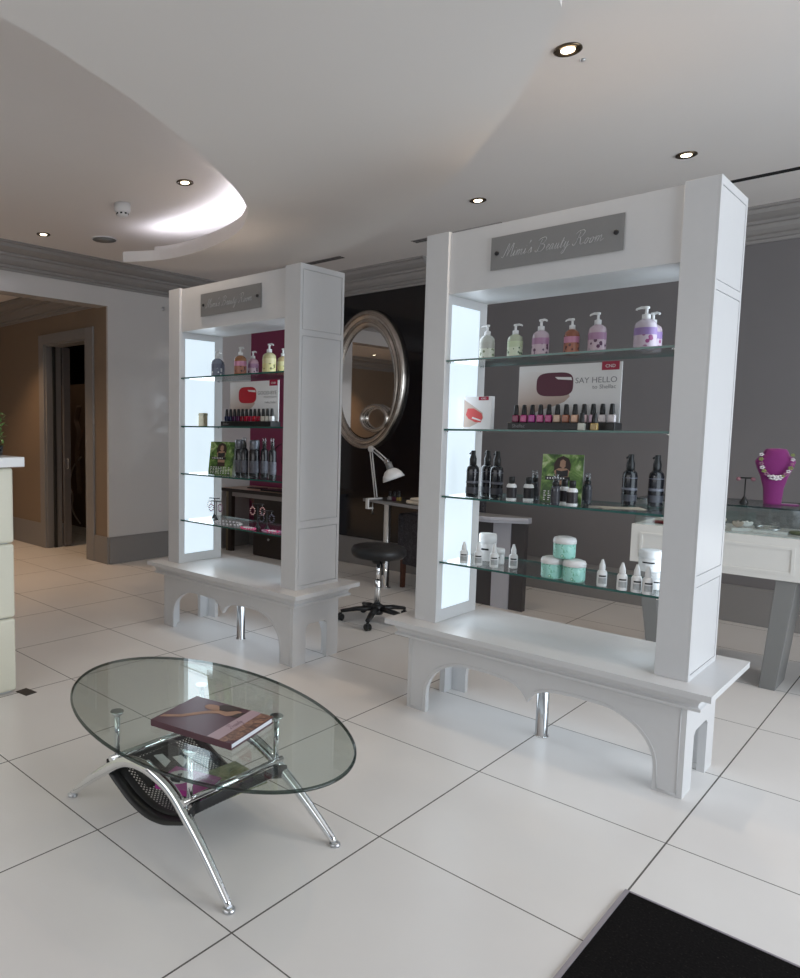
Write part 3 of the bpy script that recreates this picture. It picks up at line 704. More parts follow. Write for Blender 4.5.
sc_.build('title_lettering', bk1, (0,0,0)).matrix_local = Matrix.Translation((0.100,0.0,H+0.0020)) @ Matrix.Rotation(PI/2,4,'Z') @ Matrix.Rotation(-PI/2,4,'X')

BB = 0.1400   # basket floor
b2 = hardback('magazine_stack_book', 'black and white illustrated booklet at the left side of the basket', (-2.215,-0.475,0.176), math.radians(4), 0.13, 0.24, 0.008, blackpaper, tilt=math.radians(28))
for k,(x0,x1,y0,y1) in enumerate(((-0.05,0.05,-0.10,-0.03),(-0.05,0.02,-0.01,0.04),(-0.01,0.05,0.06,0.11))):
    flat([(x0,y0),(x1,y0+0.01),(x1-0.015,y1),(x0+0.01,y1-0.01)], 0.0081, paper, 'pale_print', b2)
b3 = hardback('garden_magazine', 'olive green patterned book lying under the magenta book in the basket', (-1.985,-0.335,BB+0.002), math.radians(-4), 0.20, 0.25, 0.012, bookprint)
b4 = hardback('magenta_book', 'magenta hardback with an oval picture in the hanging black basket', (-2.045,-0.475,BB+0.016), math.radians(20), 0.205, 0.150, 0.022, bookmag)
flat([(-0.045+0.048*math.cos(2*PI*k/28), 0.002+0.055*math.sin(2*PI*k/28)) for k in range(28)], 0.0222, paper, 'oval_picture', b4)
flat([(-0.075,-0.015),(-0.055,-0.04),(-0.02,-0.035),(-0.03,-0.005),(-0.04,0.012),(-0.048,0.035),(-0.062,0.022),(-0.055,0.0)], 0.0227, ink, 'silhouette_print', b4)
fl = MB()
for yy in (0.035,0.012,-0.012):
    fl.tube([(0.03+0.0045*k, yy+(0.007 if k%2 else -0.007), 0.0222) for k in range(14)], 0.0013, bandcol, 5)
fl.build('cover_lettering', b4)
b5 = hardback('open_leaflet', 'small white leaflet with dark mark poking from the near end of the basket', (-1.955,-0.575,BB+0.003), math.radians(-25), 0.09, 0.06, 0.006, paper)
flat([(-0.01,-0.02),(0.03,-0.02),(0.035,0.01),(0.0,0.02)], 0.0061, ink, 'dark_print', b5)

# ------------------------------------------------------------------ shelf goods
def lotion(name_label, body, label_m, liquid=None):
    t = thing('lotion_bottle', name_label, 'bottle')
    MB().lathe([(0.036,0.0),(0.040,0.005),(0.040,0.098),(0.036,0.112),(0.024,0.122),(0.014,0.127),(0.013,0.132)], body, 20).build('body', t)
    lb = MB().lathe([(0.0406,0.014),(0.0406,0.090)], label_m, 20, cap=False).build('label_wrap', t)
    pu = MB().lathe([(0.0155,0.126),(0.0155,0.146),(0.008,0.148),(0.006,0.150),(0.006,0.168),(0.011,0.170),(0.011,0.178),(0.003,0.180)], plastic_white, 16)
    pu.tube([(0,0,0.174),(-0.020,0,0.175),(-0.034,0,0.171),(-0.037,0,0.166)], [0.0065,0.0055,0.0045,0.004], plastic_white, 8)
    pu.build('pump', t); return t
def dotted_label(name, base, dot, top=None, scale=55):
    m, tt, N, L, p = nt(name); tc = N.new('ShaderNodeTexCoord'); v = N.new('ShaderNodeTexVoronoi'); v.inputs['Scale'].default_value = scale
    L.new(tc.outputs['Object'], v.inputs['Vector']); lt = N.new('ShaderNodeMath'); lt.operation = 'LESS_THAN'; lt.inputs[1].default_value = 0.36; L.new(v.outputs['Distance'], lt.inputs[0])
    sp = N.new('ShaderNodeSeparateXYZ'); L.new(tc.outputs['Object'], sp.inputs[0])
    lo = N.new('ShaderNodeMath'); lo.operation = 'LESS_THAN'; lo.inputs[1].default_value = 0.060; L.new(sp.outputs['Z'], lo.inputs[0])
    mu = N.new('ShaderNodeMath'); mu.operation = 'MULTIPLY'; L.new(lt.outputs[0], mu.inputs[0]); L.new(lo.outputs[0], mu.inputs[1])
    m1 = N.new('ShaderNodeMix'); m1.data_type = 'RGBA'; m1.inputs['A'].default_value = (*(top or base), 1); m1.inputs['B'].default_value = (*base, 1); L.new(lo.outputs[0], m1.inputs['Factor'])
    m2 = N.new('ShaderNodeMix'); m2.data_type = 'RGBA'; m2.inputs['B'].default_value = (*dot, 1); L.new(m1.outputs['Result'], m2.inputs['A']); L.new(mu.outputs[0], m2.inputs['Factor'])
    L.new(m2.outputs['Result'], p.inputs['Base Color']); p.inputs['Roughness'].default_value = 0.35; return m
LG = dotted_label('label_olive', (0.62,0.64,0.55), (0.16,0.20,0.10), (0.42,0.42,0.38))
LGR = dotted_label('label_green', (0.60,0.66,0.50), (0.05,0.11,0.05), (0.50,0.58,0.38))
LP = dotted_label('label_pink', (0.50,0.38,0.43), (0.08,0.02,0.06), (0.34,0.18,0.29), 45)
LA = dotted_label('label_amber', (0.34,0.13,0.08), (0.10,0.03,0.03), (0.48,0.20,0.30), 50)
LV = dotted_label('label_violet', (0.52,0.43,0.50), (0.26,0.05,0.16), (0.26,0.17,0.38), 40)
LN = dotted_label('label_navy', (0.14,0.16,0.22), (0.75,0.78,0.78), (0.12,0.13,0.19), 45)
LY = dotted_label('label_yellow', (0.62,0.56,0.26), (0.14,0.14,0.05), (0.60,0.54,0.30), 50)
def plast(n, c): return mat(n, c, 0.22, coat=0.3)
grp1 = 'pump bottles on the top shelf of the right cabinet'
base = lotion('far-left pump bottle on the right cabinet top shelf, grey-green label', plast('b_grey',(0.48,0.49,0.45)), LG)
base.location = (-1.868, 1.36, 1.879); base['group'] = grp1; base.scale = (0.95,0.95,1.03)
def lot(label, body, lab, loc, sc, grp, rz=0.0):
    t = lotion(label, body, lab); t.location = loc; t.scale = sc; t['group'] = grp; t.rotation_euler.z = rz; return t
lot('second pump bottle from left on the right cabinet top shelf, clear green label', plast('b_green',(0.45,0.49,0.36)), LGR, (-1.717,1.36,1.879), (0.92,0.92,0.97), grp1, PI)
lot('pump bottle with pink label left of the amber one, right cabinet top shelf', plast('b_pink',(0.48,0.38,0.43)), LP, (-1.587,1.36,1.879), (0.98,0.98,1.03), grp1, PI-0.4)
lot('amber brown pump bottle with pink band on the right cabinet top shelf', plast('b_amber',(0.26,0.09,0.05)), LA, (-1.437,1.36,1.879), (0.85,0.85,0.97), grp1, 0.1)
lot('pink-labelled pump bottle right of the amber one, right cabinet top shelf', plast('b_pink2',(0.50,0.39,0.44)), LP, (-1.321,1.36,1.879), (0.96,0.96,1.06), grp1, 0.1)
lot('large violet-labelled pump bottle at the right end of the right cabinet top shelf', plast('b_violet',(0.50,0.44,0.50)), LV, (-1.107,1.33,1.879), (1.12,1.12,1.06), grp1, 0.1)
lot('pump bottle standing behind the large violet one, right cabinet top shelf', plast('b_violet2',(0.45,0.36,0.40)), LV, (-1.125,1.48,1.879), (1.0,1.0,1.02), grp1, 2.6)
grp2 = 'pump bottles on the top shelf of the left cabinet'
lot('navy-labelled pump bottle, front one of the pair at left of the left cabinet top shelf', plast('b_navy',(0.20,0.22,0.28)), LN, (-3.955,1.33,1.879), (1.1,1.1,1.06), grp2, 3.0)
lot('navy-labelled pump bottle standing behind its twin, left cabinet top shelf', plast('b_navy2',(0.18,0.20,0.25)), LN, (-4.075,1.45,1.879), (1.1,1.1,1.10), grp2, 3.0)
lot('brown amber pump bottle at middle of the left cabinet top shelf', plast('b_amber2',(0.30,0.13,0.06)), LA, (-3.71,1.33,1.879), (1.1,1.1,1.12), grp2, 3.0)
lot('pink pump bottle just right of the brown one, left cabinet top shelf', plast('b_pink3',(0.50,0.30,0.36)), LP, (-3.695,1.44,1.879), (1.0,1.0,1.0), grp2, 3.0)
lot('yellow-labelled pump bottle, front one of the pair at right of the left cabinet top shelf', plast('b_yellow',(0.48,0.44,0.24)), LY, (-3.415,1.32,1.879), (1.15,1.15,1.12), grp2, 3.0)
lot('smaller yellow-labelled pump bottle behind the front yellow one, left cabinet top shelf', plast('b_yellow2',(0.50,0.38,0.20)), LY, (-3.41,1.45,1.879), (1.0,1.0,1.0), grp2, 3.0)

# nail polish displays
def polish(label, col, grp):
    t = thing('nail_polish_bottle', label, 'nail polish', group=grp)
    m = plast('polish_%02d_%02d_%02d' % tuple(int(c*99) for c in col), col)
    MB().rbox(-0.0155,0.0155,-0.012,0.012,0,0.036,m,0.004).build('bottle', t)
    MB().lathe([(0.0115,0.036),(0.0125,0.040),(0.0095,0.083),(0.006,0.086)], blackplastic, 12).build('cap', t)
    return t
def grad_print():
    m, t, N, L, p = nt('printed_finger_fade'); tc = N.new('ShaderNodeTexCoord'); sp = N.new('ShaderNodeSeparateXYZ'); L.new(tc.outputs['Object'], sp.inputs[0])
    a = N.new('ShaderNodeMath'); a.operation = 'MULTIPLY_ADD'; a.inputs[1].default_value = 2.2; a.inputs[2].default_value = 0.0; L.new(sp.outputs['Z'], a.inputs[0])
    b = N.new('ShaderNodeMath'); b.operation = 'MULTIPLY_ADD'; b.inputs[1].default_value = -0.6; L.new(sp.outputs['X'], b.inputs[0]); L.new(a.outputs[0], b.inputs[2])
    cr = N.new('ShaderNodeValToRGB'); e = cr.color_ramp.elements; e[0].position = 0.12; e[0].color = (0.25,0.17,0.14,1); e[1].position = 0.78; e[1].color = (0.70,0.69,0.69,1)
    x = e.new(0.38); x.color = (0.46,0.36,0.31,1)
    L.new(b.outputs[0], cr.inputs[0]); L.new(cr.outputs[0], p.inputs['Base Color']); p.inputs['Roughness'].default_value = 0.5; return m
fingergrad = grad_print()
def nail_stand(cx, z, label, nailm, lines, footer, cols, grp, side, right_logo=False):
    y0 = 1.30
    t = thing('nail_polish_display', label, 'display stand', (cx, y0, z))
    MB().rbox(-0.252,0.252,-0.020,0.075,0,0.036,blackplastic,0.004).build('tray', t)
    cd = MB().box(-0.240,0.244,0.0605,0.0655,0.036,0.314,paper).build('backing_card', t)
    Y = 0.0604
    def fl_(pts, y, m, nm): return MB().prism(pts, y-0.0003, y, m, axis='y').build(nm, cd)
    fl_([(-0.239,0.037),(-0.239,0.275),(-0.215,0.285),(-0.16,0.286),(-0.08,0.27),(0.0,0.20),(0.015,0.16),(-0.01,0.135),(-0.06,0.115),(-0.13,0.095),(-0.16,0.08),(-0.17,0.037)], Y, fingergrad, 'finger_print')
    nx = -0.060
    na = [(nx+0.089*(abs(math.cos(a))**0.55)*(1 if math.cos(a)>0 else -1), 0.220+0.057*(abs(math.sin(a))**0.6)*(1 if math.sin(a)>0 else -1)) for a in [2*PI*k/40 for k in range(40)]]
    fl_(na, Y-0.0004, nailm, 'nail_print')
    fl_([(nx,0.256),(nx+0.078,0.252),(nx+0.083,0.238),(nx+0.015,0.244)], Y-0.0008, paper, 'shine_print')
    lg = fl_([(0.155,0.278),(0.232,0.278),(0.232,0.3175),(0.155,0.3175)], Y-0.0002, logo_red, 'logo_patch')
    text_obj('logo_lettering', 'CND', 0.020, paper, Matrix.Translation((0.193,Y-0.0007,0.290)) @ XZ, cd)
    for (txt, size, x, zz) in lines: text_obj('card_lettering', txt, size, greyink, Matrix.Translation((x,Y-0.0004,zz)) @ XZ, cd, align='RIGHT')
    text_obj('tray_lettering', footer, 0.024, mat('tray_print',(0.22,0.22,0.23),0.4), Matrix.Translation((-0.195,-0.0205,0.010)) @ XZ, t)
    n = len(cols)
    for k, (cn, c) in enumerate(cols):
        ordn = ['first','second','third','fourth','fifth','sixth','seventh','eighth','ninth','tenth','eleventh','twelfth'][k]
        b = polish('%s %s nail polish bottle from left in the row of the %s display' % (ordn, cn, side), c, grp)
        b.location = (cx-0.226+0.452*k/(n-1), y0+0.016, z+0.0365)
    return t
nail_stand(-1.448, 1.525, 'black polish tray with maroon nail card reading SAY HELLO, right cabinet', nailmaroon,
    [('SAY HELLO',0.0375,0.226,0.222),('to Shellac',0.027,0.222,0.194)], 'Shellac',
    [('maroon',(0.20,0.008,0.06)),('hot pink',(0.50,0.05,0.22)),('purple pink',(0.42,0.03,0.28)),('rose',(0.50,0.07,0.24)),('raspberry',(0.45,0.04,0.20)),('beige',(0.62,0.42,0.30)),('brown',(0.36,0.13,0.07)),('tan',(0.60,0.36,0.24)),('pale pink',(0.62,0.45,0.46)),('lilac',(0.48,0.32,0.42)),('pearl',(0.64,0.58,0.58)),('white',(0.72,0.66,0.68))],
    'nail polishes in the right display stand', 'SAY HELLO')
nail_stand(-3.605, 1.525, 'black polish tray with glossy red nail card, left cabinet second shelf', nailred,
    [('GOOD-BYE',0.036,0.226,0.220),('POLISH PROBLEMS',0.015,0.226,0.198),('Hello, Shellac!',0.020,0.226,0.160)], 'Shellac',
    [('navy',(0.012,0.018,0.06)),('midnight',(0.02,0.02,0.07)),('plum black',(0.05,0.012,0.06)),('dark plum',(0.08,0.01,0.06)),('dark red',(0.22,0.006,0.02)),('red',(0.42,0.008,0.03)),('cherry',(0.38,0.006,0.05)),('scarlet',(0.48,0.012,0.03)),('ruby',(0.36,0.006,0.03)),('cream',(0.66,0.60,0.52)),('ivory',(0.66,0.64,0.58)),('white',(0.74,0.74,0.74))],
    'nail polishes in the left display stand', 'GOOD-BYE')
for x, c, cn in ((-1.318,(0.50,0.50,0.44),'clear'),(-1.263,(0.36,0.24,0.08),'gold')):
    b = polish('%s small black-capped bottle standing in front of the SAY HELLO tray' % cn, c, 'loose polishes before the right display'); b.location = (x, 1.225, 1.525); b.scale = (0.95,0.95,0.92)
# small cards
t = thing('small_nail_card', 'small upright white card with coral nail, left on the right cabinet second shelf', 'card', (-1.898, 1.34, 1.525))
MB().rbox(-0.078,0.078,0,0.035,0,0.170,paper,0.0015).build('card', t)
for pts, m, nm, dy in (([(-0.077,0.01),(-0.077,0.155),(-0.03,0.125),(0.03,0.085),(0.035,0.055),(0.0,0.03),(-0.04,0.01)], skinpale,'finger_print',0.0),
    ([(-0.064,0.075),(-0.055,0.108),(-0.02,0.108),(0.025,0.082),(0.032,0.062),(0.022,0.035),(-0.01,0.036),(-0.05,0.055)], nailcoral,'nail_print',0.0004),
    ([(-0.03,0.056),(0.02,0.042),(0.022,0.048),(-0.026,0.064)], paper,'shine_print',0.0008), ([(0.005,0.150),(0.062,0.150),(0.062,0.169),(0.005,0.169)], logo_red,'logo_patch',0.0)):
    MB().prism(pts, -0.0005-dy, -0.0002-dy, m, axis='y').build(nm, t)
text_obj('logo_lettering', 'CND', 0.013, paper, Matrix.Translation((0.034,-0.0009,0.155)) @ XZ, t)
t = thing('small_box', 'tiny tan carton against the glowing panel, left cabinet second shelf', 'box', (-4.147, 1.36, 1.525))
MB().rbox(-0.03,0.03,-0.02,0.02,0,0.098,mat('tan_carton',(0.36,0.31,0.20),0.5,noise=0.4,nscale=40),0.0015).build('carton', t)
MB().box(-0.031,0.031,-0.021,0.021,0.080,0.092,mat('carton_band',(0.22,0.20,0.13),0.5)).build('band', t)
def tent_card(label, loc, rz, w_, h_):
    t = thing('tent_card', label, 'card', loc, rz)
    def sheet(y0, y1, m, nm):
        d0, d1 = y0, y1
        return MB().prism([(d0,0),(d0+0.002,0),(d1+0.002,h_),(d1,h_)], -w_/2, w_/2, m, axis='x').build(nm, t)
    fr = sheet(-0.035, 0.0, leafprint, 'front_sheet'); sheet(0.045, 0.003, paper, 'back_sheet')
    M = Matrix.Translation((0,-0.0360,0)) @ Matrix.Rotation(-math.atan2(0.035,h_),4,'X')
    def fp(pts, m, nm, k):
        return MB().prism([(x*w_, z*h_) for x, z in pts], -0.0004*k-0.0004, -0.0004*k, m, axis='y', M=M).build(nm, fr)
    fp([(-0.12,0.30),(-0.14,0.50),(-0.20,0.66),(-0.16,0.76),(-0.04,0.80),(0.08,0.78),(0.18,0.70),(0.14,0.50),(0.16,0.30)], skin, 'figure_print', 1)
    fp([(-0.20,0.66),(-0.21,0.80),(-0.14,0.93),(0.0,0.98),(0.14,0.93),(0.20,0.80),(0.19,0.66),(0.10,0.72),(-0.10,0.72)], haircol, 'hair_print', 2)
    fp([(-0.07,0.76),(-0.06,0.87),(0.0,0.91),(0.07,0.87),(0.07,0.76),(0.02,0.71)], skin, 'face_print', 3)
    fp([(-0.14,0.54),(-0.15,0.68),(-0.02,0.66),(0.14,0.69),(0.14,0.55)], ink, 'top_print', 3)
    fp([(-0.40,0.47),(-0.40,0.55),(0.20,0.54),(0.20,0.46)], ink, 'name_strip', 4)
    fp([(-0.14,0.26),(-0.14,0.38),(0.17,0.38),(0.17,0.26)], haircol, 'skirt_print', 3)
    b = MB()
    for k in range(7): b.box(-0.36*w_+k*0.065*w_, -0.33*w_+k*0.065*w_, -0.0024, -0.0021, 0.49*h_, 0.525*h_, paper, M)
    b.build('name_lettering', fr)
    b = MB()
    for r in range(5):
        for k in range(8):
            ww = random.uniform(0.03,0.08)
            b.box((-0.42+k*0.105)*w_, (-0.42+k*0.105+ww)*w_, -0.0006, -0.0002, (0.04+0.045*r)*h_, (0.06+0.045*r)*h_, paper, M)
    b.build('small_lettering', fr)
    return t
tent_card('green leafy tent card with woman in black top, right cabinet third shelf', (-1.452,1.37,1.175), math.radians(14), 0.185, 0.232)
tent_card('green leafy tent card with woman, leaning card on the left cabinet third shelf', (-3.875,1.32,1.175), math.radians(12), 0.215, 0.238)

def black_bottle(label, grp):
    t = thing('black_pump_bottle', label, 'bottle', group=grp)
    MB().lathe([(0.030,0.0),(0.032,0.004),(0.032,0.140),(0.029,0.154),(0.019,0.164),(0.013,0.168)], plast('b_black',(0.010,0.010,0.013)), 20).build('body', t)
    MB().lathe([(0.0325,0.020),(0.0325,0.052)], mat('dim_grey_label',(0.045,0.045,0.055),0.4), 20, cap=False).build('lower_label', t)
    MB().lathe([(0.0326,0.072),(0.0326,0.084)], mat('script_label',(0.20,0.20,0.24),0.4,noise=0.9,nscale=70), 20, cap=False).build('script_label', t)
    MB().lathe([(0.0326,0.128),(0.0326,0.131)], mat('label_line',(0.12,0.12,0.15),0.4), 20, cap=False).build('label_line', t)
    c = MB().lathe([(0.018,0.164),(0.018,0.200),(0.015,0.205),(0.0145,0.212),(0.012,0.215),(0.012,0.236),(0.010,0.240)], blackplastic, 16)
    c.tube([(0,0,0.226),(-0.012,0,0.227),(-0.020,0,0.222)], 0.005, blackplastic, 8); c.build('pump_cap', t); return t
gb = 'tall black bottles on the right cabinet third shelf'
BB1 = black_bottle('leftmost of the three tall black bottles on the right cabinet third shelf', gb); BB1.location = (-1.868, 1.262, 1.175)
for loc, l in (((-1.838,1.36,1.175),'middle tall black bottle of the left trio, right cabinet third shelf'),((-1.752,1.295,1.175),'right tall black bottle of the left trio, right cabinet third shelf'),
               ((-1.188,1.495,1.175),'tall black bottle standing alone right of the green card, third shelf'),((-1.088,1.54,1.175),'tall black bottle second from the right column, third shelf'),((-1.012,1.555,1.175),'tall black bottle half hidden by the right column, third shelf')):
    dup(BB1, loc, l)
def small_white(label, grp):
    t = thing('small_label_bottle', label, 'bottle', group=grp)
    MB().lathe([(0.022,0),(0.024,0.003),(0.024,0.070),(0.021,0.080),(0.012,0.086)], plastic_white, 16).build('body', t)
    MB().lathe([(0.0245,0.014),(0.0245,0.066)], mat('dark_script_label',(0.035,0.03,0.035),0.4,noise=0.8,nscale=60), 16, cap=False).build('label_wrap', t)
    MB().lathe([(0.0145,0.084),(0.0145,0.116),(0.012,0.119)], blackplastic, 14).build('cap', t); return t
gs = 'small white bottles with dark labels, third shelf'
SW = small_white('small white black-capped bottle nearest the tall trio, right cabinet third shelf', gs); SW.location = (-1.643,1.238,1.175)
for loc, l in (((-1.578,1.284,1.175),'small white black-capped bottle beside a spray bottle, left of the green card'),((-1.343,1.222,1.175),'small white black-capped bottle at front of the green card'),((-1.40,1.275,1.175),'small white black-capped bottle just behind another before the green card')):
    dup(SW, loc, l)
def spray(label, grp):
    t = thing('small_spray_bottle', label, 'bottle', group=grp)
    MB().lathe([(0.018,0),(0.020,0.003),(0.020,0.078),(0.017,0.088),(0.011,0.092)], plast('b_smoke',(0.035,0.037,0.050)), 16).build('body', t)
    MB().lathe([(0.0205,0.012),(0.0205,0.066)], mat('smoke_label',(0.07,0.07,0.085),0.4,noise=0.8,nscale=60), 16, cap=False).build('label_wrap', t)
    MB().lathe([(0.012,0.090),(0.015,0.092),(0.015,0.108),(0.009,0.110),(0.009,0.122),(0.007,0.125)], blackplastic, 14).build('sprayer', t)
    MB().lathe([(0.0145,0.109),(0.0140,0.143),(0.010,0.147)], glass_acry, 14).build('clear_cap', t); return t
g_ = 'clear-capped spray bottles on the right cabinet third shelf'
SP = spray('dark clear-capped spray bottle behind a small white bottle, left of the green card', g_); SP.location = (-1.600,1.40,1.175)
dup(SP, (-1.413,1.205,1.175), 'dark clear-capped spray bottle in front of the left edge of the green card')
dup(SP, (-1.352,1.423,1.175), 'dark clear-capped spray bottle at the right edge of the green card')
def tall_spray(label, grp, clear):
    t = thing('tall_spray_can', label, 'bottle', group=grp)
    r = 0.038 if clear else 0.027
    MB().lathe([(r-0.002,0),(r,0.004),(r,0.180),(r-0.006,0.194),(0.014,0.200)], plast('b_black',(0.010,0.010,0.013)), 18).build('body', t)
    MB().lathe([(r+0.0005,0.03),(r+0.0005,0.115)], mat('silver_script',(0.14,0.14,0.17),0.35,noise=0.85,nscale=45), 18, cap=False).build('label_wrap', t)
    if clear: MB().lathe([(r-0.002,0.192),(r-0.002,0.252),(r-0.006,0.258)], mat('silver_smoke_cap',(0.16,0.17,0.20),0.2,metal=0.5), 18).build('cap', t)
    else:
        MB().lathe([(0.014,0.196),(0.014,0.225),(0.010,0.228),(0.009,0.25)], blackplastic, 14).build('sprayer', t); MB().lathe([(0.0155,0.222),(0.0155,0.268),(0.010,0.276)], glass_acry, 14).build('clear_cap', t)
    return t
gl_ = 'tall black bottles on the left cabinet third shelf'
A_ = tall_spray('wide black can with grey cap nearest the green card, left cabinet third shelf', gl_, True); A_.location = (-3.690,1.32,1.175)
dup(A_, (-3.550,1.325,1.175), 'second wide black can with grey cap from the left, left cabinet third shelf')
B_ = tall_spray('slim black spray bottle between the two wide cans, left cabinet third shelf', gl_, False); B_.location = (-3.620,1.295,1.175)
dup(B_, (-3.490,1.36,1.175), 'slim black spray bottle just right of the second wide can, left cabinet')
dup(B_, (-3.352,1.299,1.175), 'slim black spray bottle alone at the right of the left cabinet third shelf')
# leaflets lying on the third shelf
for loc, rz, l in (((-1.19,1.30,1.1752),0.35,'fanned printed leaflets lying flat at the right of the third glass shelf'),((-1.80,1.30,1.1752),-0.2,'clear tray under the three tall black bottles on the third shelf')):
    t = thing('leaflet', l, 'leaflet', loc, rz)
    if rz > 0:
        MB().box(-0.10,0.10,-0.05,0.05,0,0.0015,mat('leaflet_paper',(0.42,0.38,0.33),0.4,noise=0.7,nscale=30)).build('lower_sheet', t)
        MB().box(-0.06,0.12,-0.06,0.03,0.0016,0.003,mat('leaflet_paper2',(0.55,0.48,0.38),0.4,noise=0.5,nscale=24),Matrix.Rotation(0.3,4,'Z')).build('upper_sheet', t)
    else:
        bpy.data.objects.remove(t)
def dropper(label, grp):
    t = thing('dropper_bottle', label, 'bottle', group=grp)
    MB().lathe([(0.019,0),(0.021,0.003),(0.021,0.062),(0.017,0.071),(0.011,0.075)], plastic_white, 16).build('body', t)
    MB().arc(0.0214,0.045,0.052,ink,-105,-20).build('label_bar', t)
    MB().arc(0.0215,0.014,0.040,mat('pale_grey_label',(0.50,0.52,0.53),0.4,noise=0.5,nscale=80),-110,-15).build('label_text', t)
    MB().lathe([(0.012,0.073),(0.013,0.078),(0.012,0.096),(0.007,0.112),(0.004,0.122)], plastic_white, 14).build('nozzle_cap', t); return t
gd = 'white dropper bottles on the right cabinet lowest shelf'
D0 = dropper('leftmost white dropper bottle on the lowest shelf, against the glowing panel', gd); D0.location = (-1.896,1.255,0.825); D0.scale = (1,1,0.92)
for loc, l in (((-1.811,1.251,0.825),'second white dropper bottle from left, in front of the white tub, lowest shelf'),((-1.730,1.262,0.825),'third white dropper bottle from left on the lowest shelf'),((-1.654,1.315,0.825),'white dropper bottle standing alone left of the teal jars'),
               ((-1.194,1.225,0.825),'first white dropper bottle right of the teal jars, lowest shelf'),((-1.104,1.210,0.825),'second white dropper bottle right of the teal jars, lowest shelf'),((-1.046,1.213,0.825),'white dropper bottle in front of the stacked tubs, lowest shelf'),((-1.000,1.208,0.825),'white dropper bottle nearest the right column, lowest shelf')):
    dup(D0, loc, l, scale=1.0)
def tub(label, grp, r, h):
    t = thing('white_tub', label, 'jar', group=grp)
    MB().lathe([(r*0.90,0),(r*0.96,0.004),(r*0.96,h*0.62),(r*0.85,h*0.66)], plastic_white, 24).build('body', t)
    MB().arc(r*0.968,h*0.40,h*0.47,ink,-115,-55).build('label_bar', t)
    MB().lathe([(r,h*0.64),(r,h*0.92),(r*0.93,h*0.985),(r*0.6,h)], plastic_white, 24).build('lid', t); return t
T0 = tub('tall white tub behind the dropper bottles at left of the lowest shelf', 'white tubs on the lowest shelf', 0.046, 0.146); T0.location = (-1.850,1.42,0.825)
T1 = tub('white tub standing under another tub at the right end of the lowest shelf', 'white tubs on the lowest shelf', 0.040, 0.078); T1.location = (-1.008,1.36,0.825)
T2 = tub('white tub on the right, upper one of the tubs near the right column', 'white tubs on the lowest shelf', 0.050, 0.094); T2.location = (-1.025,1.345,0.825+0.0785)
T2.location = (-1.035,1.350,0.9035)
T3 = tub('small clear-lidded white tub between the left dropper bottles, lowest shelf', 'white tubs on the lowest shelf', 0.030, 0.08); T3.location = (-1.765,1.38,0.825)
def teal(label):
    t = thing('teal_cream_jar', label, 'jar', group='teal cream jars in a pyramid')
    MB().lathe([(0.042,0),(0.046,0.006),(0.046,0.062),(0.042,0.066)], greenlabel, 28).build('jar_body', t)
    MB().lathe([(0.048,0.064),(0.048,0.078),(0.044,0.088),(0.030,0.093)], plastic_white, 28).build('lid', t); return t
J = teal('lower left teal jar of the three-jar pyramid on the lowest shelf'); J.location = (-1.428,1.245,0.825); J.scale = (1.06,1.06,1.08)
dup(J, (-1.325,1.245,0.825), 'lower right teal jar of the three-jar pyramid on the lowest shelf')
dup(J, (-1.377,1.252,0.825+0.1010), 'top teal jar resting on the other two in the pyramid')

# jewellery on the left cabinet's lowest shelf
def earring_stand(label, loc, h, bead, grp, z2=True):
    t = thing('earring_stand', label, 'jewellery stand', loc, math.radians(25), grp)
    MB().lathe([(0.020,0),(0.020,0.003),(0.006,0.030),(0.0035,0.036),(0.0035,h)], blackplastic, 14).rbox(-0.042,0.042,-0.008,0.008,h,h+0.007,blackplastic,0.002).build('stand', t)
    for s in (-1,1):
        b = MB(); b.tube([(s*0.036,-0.009,h),(s*0.036,-0.009,h-0.02)], 0.0008, steel, 5)
        for k in range(10):
            a = 2*PI*k/10; b.lathe([(0.001,-0.005),(0.006,-0.002),(0.006,0.002),(0.001,0.005)], bead, 6, Matrix.Translation((s*0.036+0.017*math.cos(a), -0.009, h-0.045+0.026*math.sin(a))))
        b.build('earring', t)
    return t
beadp = mat('mauve_beads', (0.30,0.14,0.22), 0.25); beadw = mat('pearl_beads', (0.62,0.58,0.60), 0.2); beadr = mat('pink_gems', (0.62,0.06,0.18), 0.15, coat=0.5); beado = mat('rose_gold_beads', (0.55,0.30,0.28), 0.25)
ge = 'black T-shaped earring stands on the left cabinet lowest shelf'
earring_stand('black earring stand against the glowing panel, leftmost in the left cabinet', (-4.090,1.43,0.825), 0.150, beadw, ge)
earring_stand('black earring stand with mauve beaded hoops, left cabinet lowest shelf', (-3.955,1.33,0.825), 0.145, beadp, ge)
earring_stand('black earring stand with rose drop earrings, left cabinet lowest shelf', (-3.490,1.305,0.825), 0.165, beado, ge)
earring_stand('black earring stand with dark beaded drops, rightmost in the left cabinet', (-3.395,1.30,0.825), 0.125, mat('dark_beads',(0.06,0.05,0.07),0.3), ge)
def gem_pile(label, x0, x1, y0, y1, n, mts, z=0.825):
    t = thing('bead_necklace', label, 'necklace', ((x0+x1)/2,(y0+y1)/2,z)); w2, d2 = (x1-x0)/2, (y1-y0)/2
    for mi_, m in enumerate(mts):
        b = MB()
        for k in range(n):
            a = 2*PI*(k+mi_*0.5)/n; rr = 1-0.35*mi_
            b.lathe([(0.002,0.0),(0.0085,0.004),(0.0085,0.010),(0.002,0.014)], m, 7, Matrix.Translation((w2*rr*math.cos(a)+random.uniform(-.004,.004), d2*rr*math.sin(a), 0)))
        tag(b.build('bead_strand', t), kind='stuff')
    return t
gem_pile('bright pink gem necklace heaped on the left cabinet lowest shelf', -3.56,-3.44,1.19,1.26,16,[beadr,beadw])
gem_pile('dusky pink bead necklace nearest the right column of the left cabinet', -3.36,-3.20,1.19,1.28,18,[beadp,beadr,beadw])
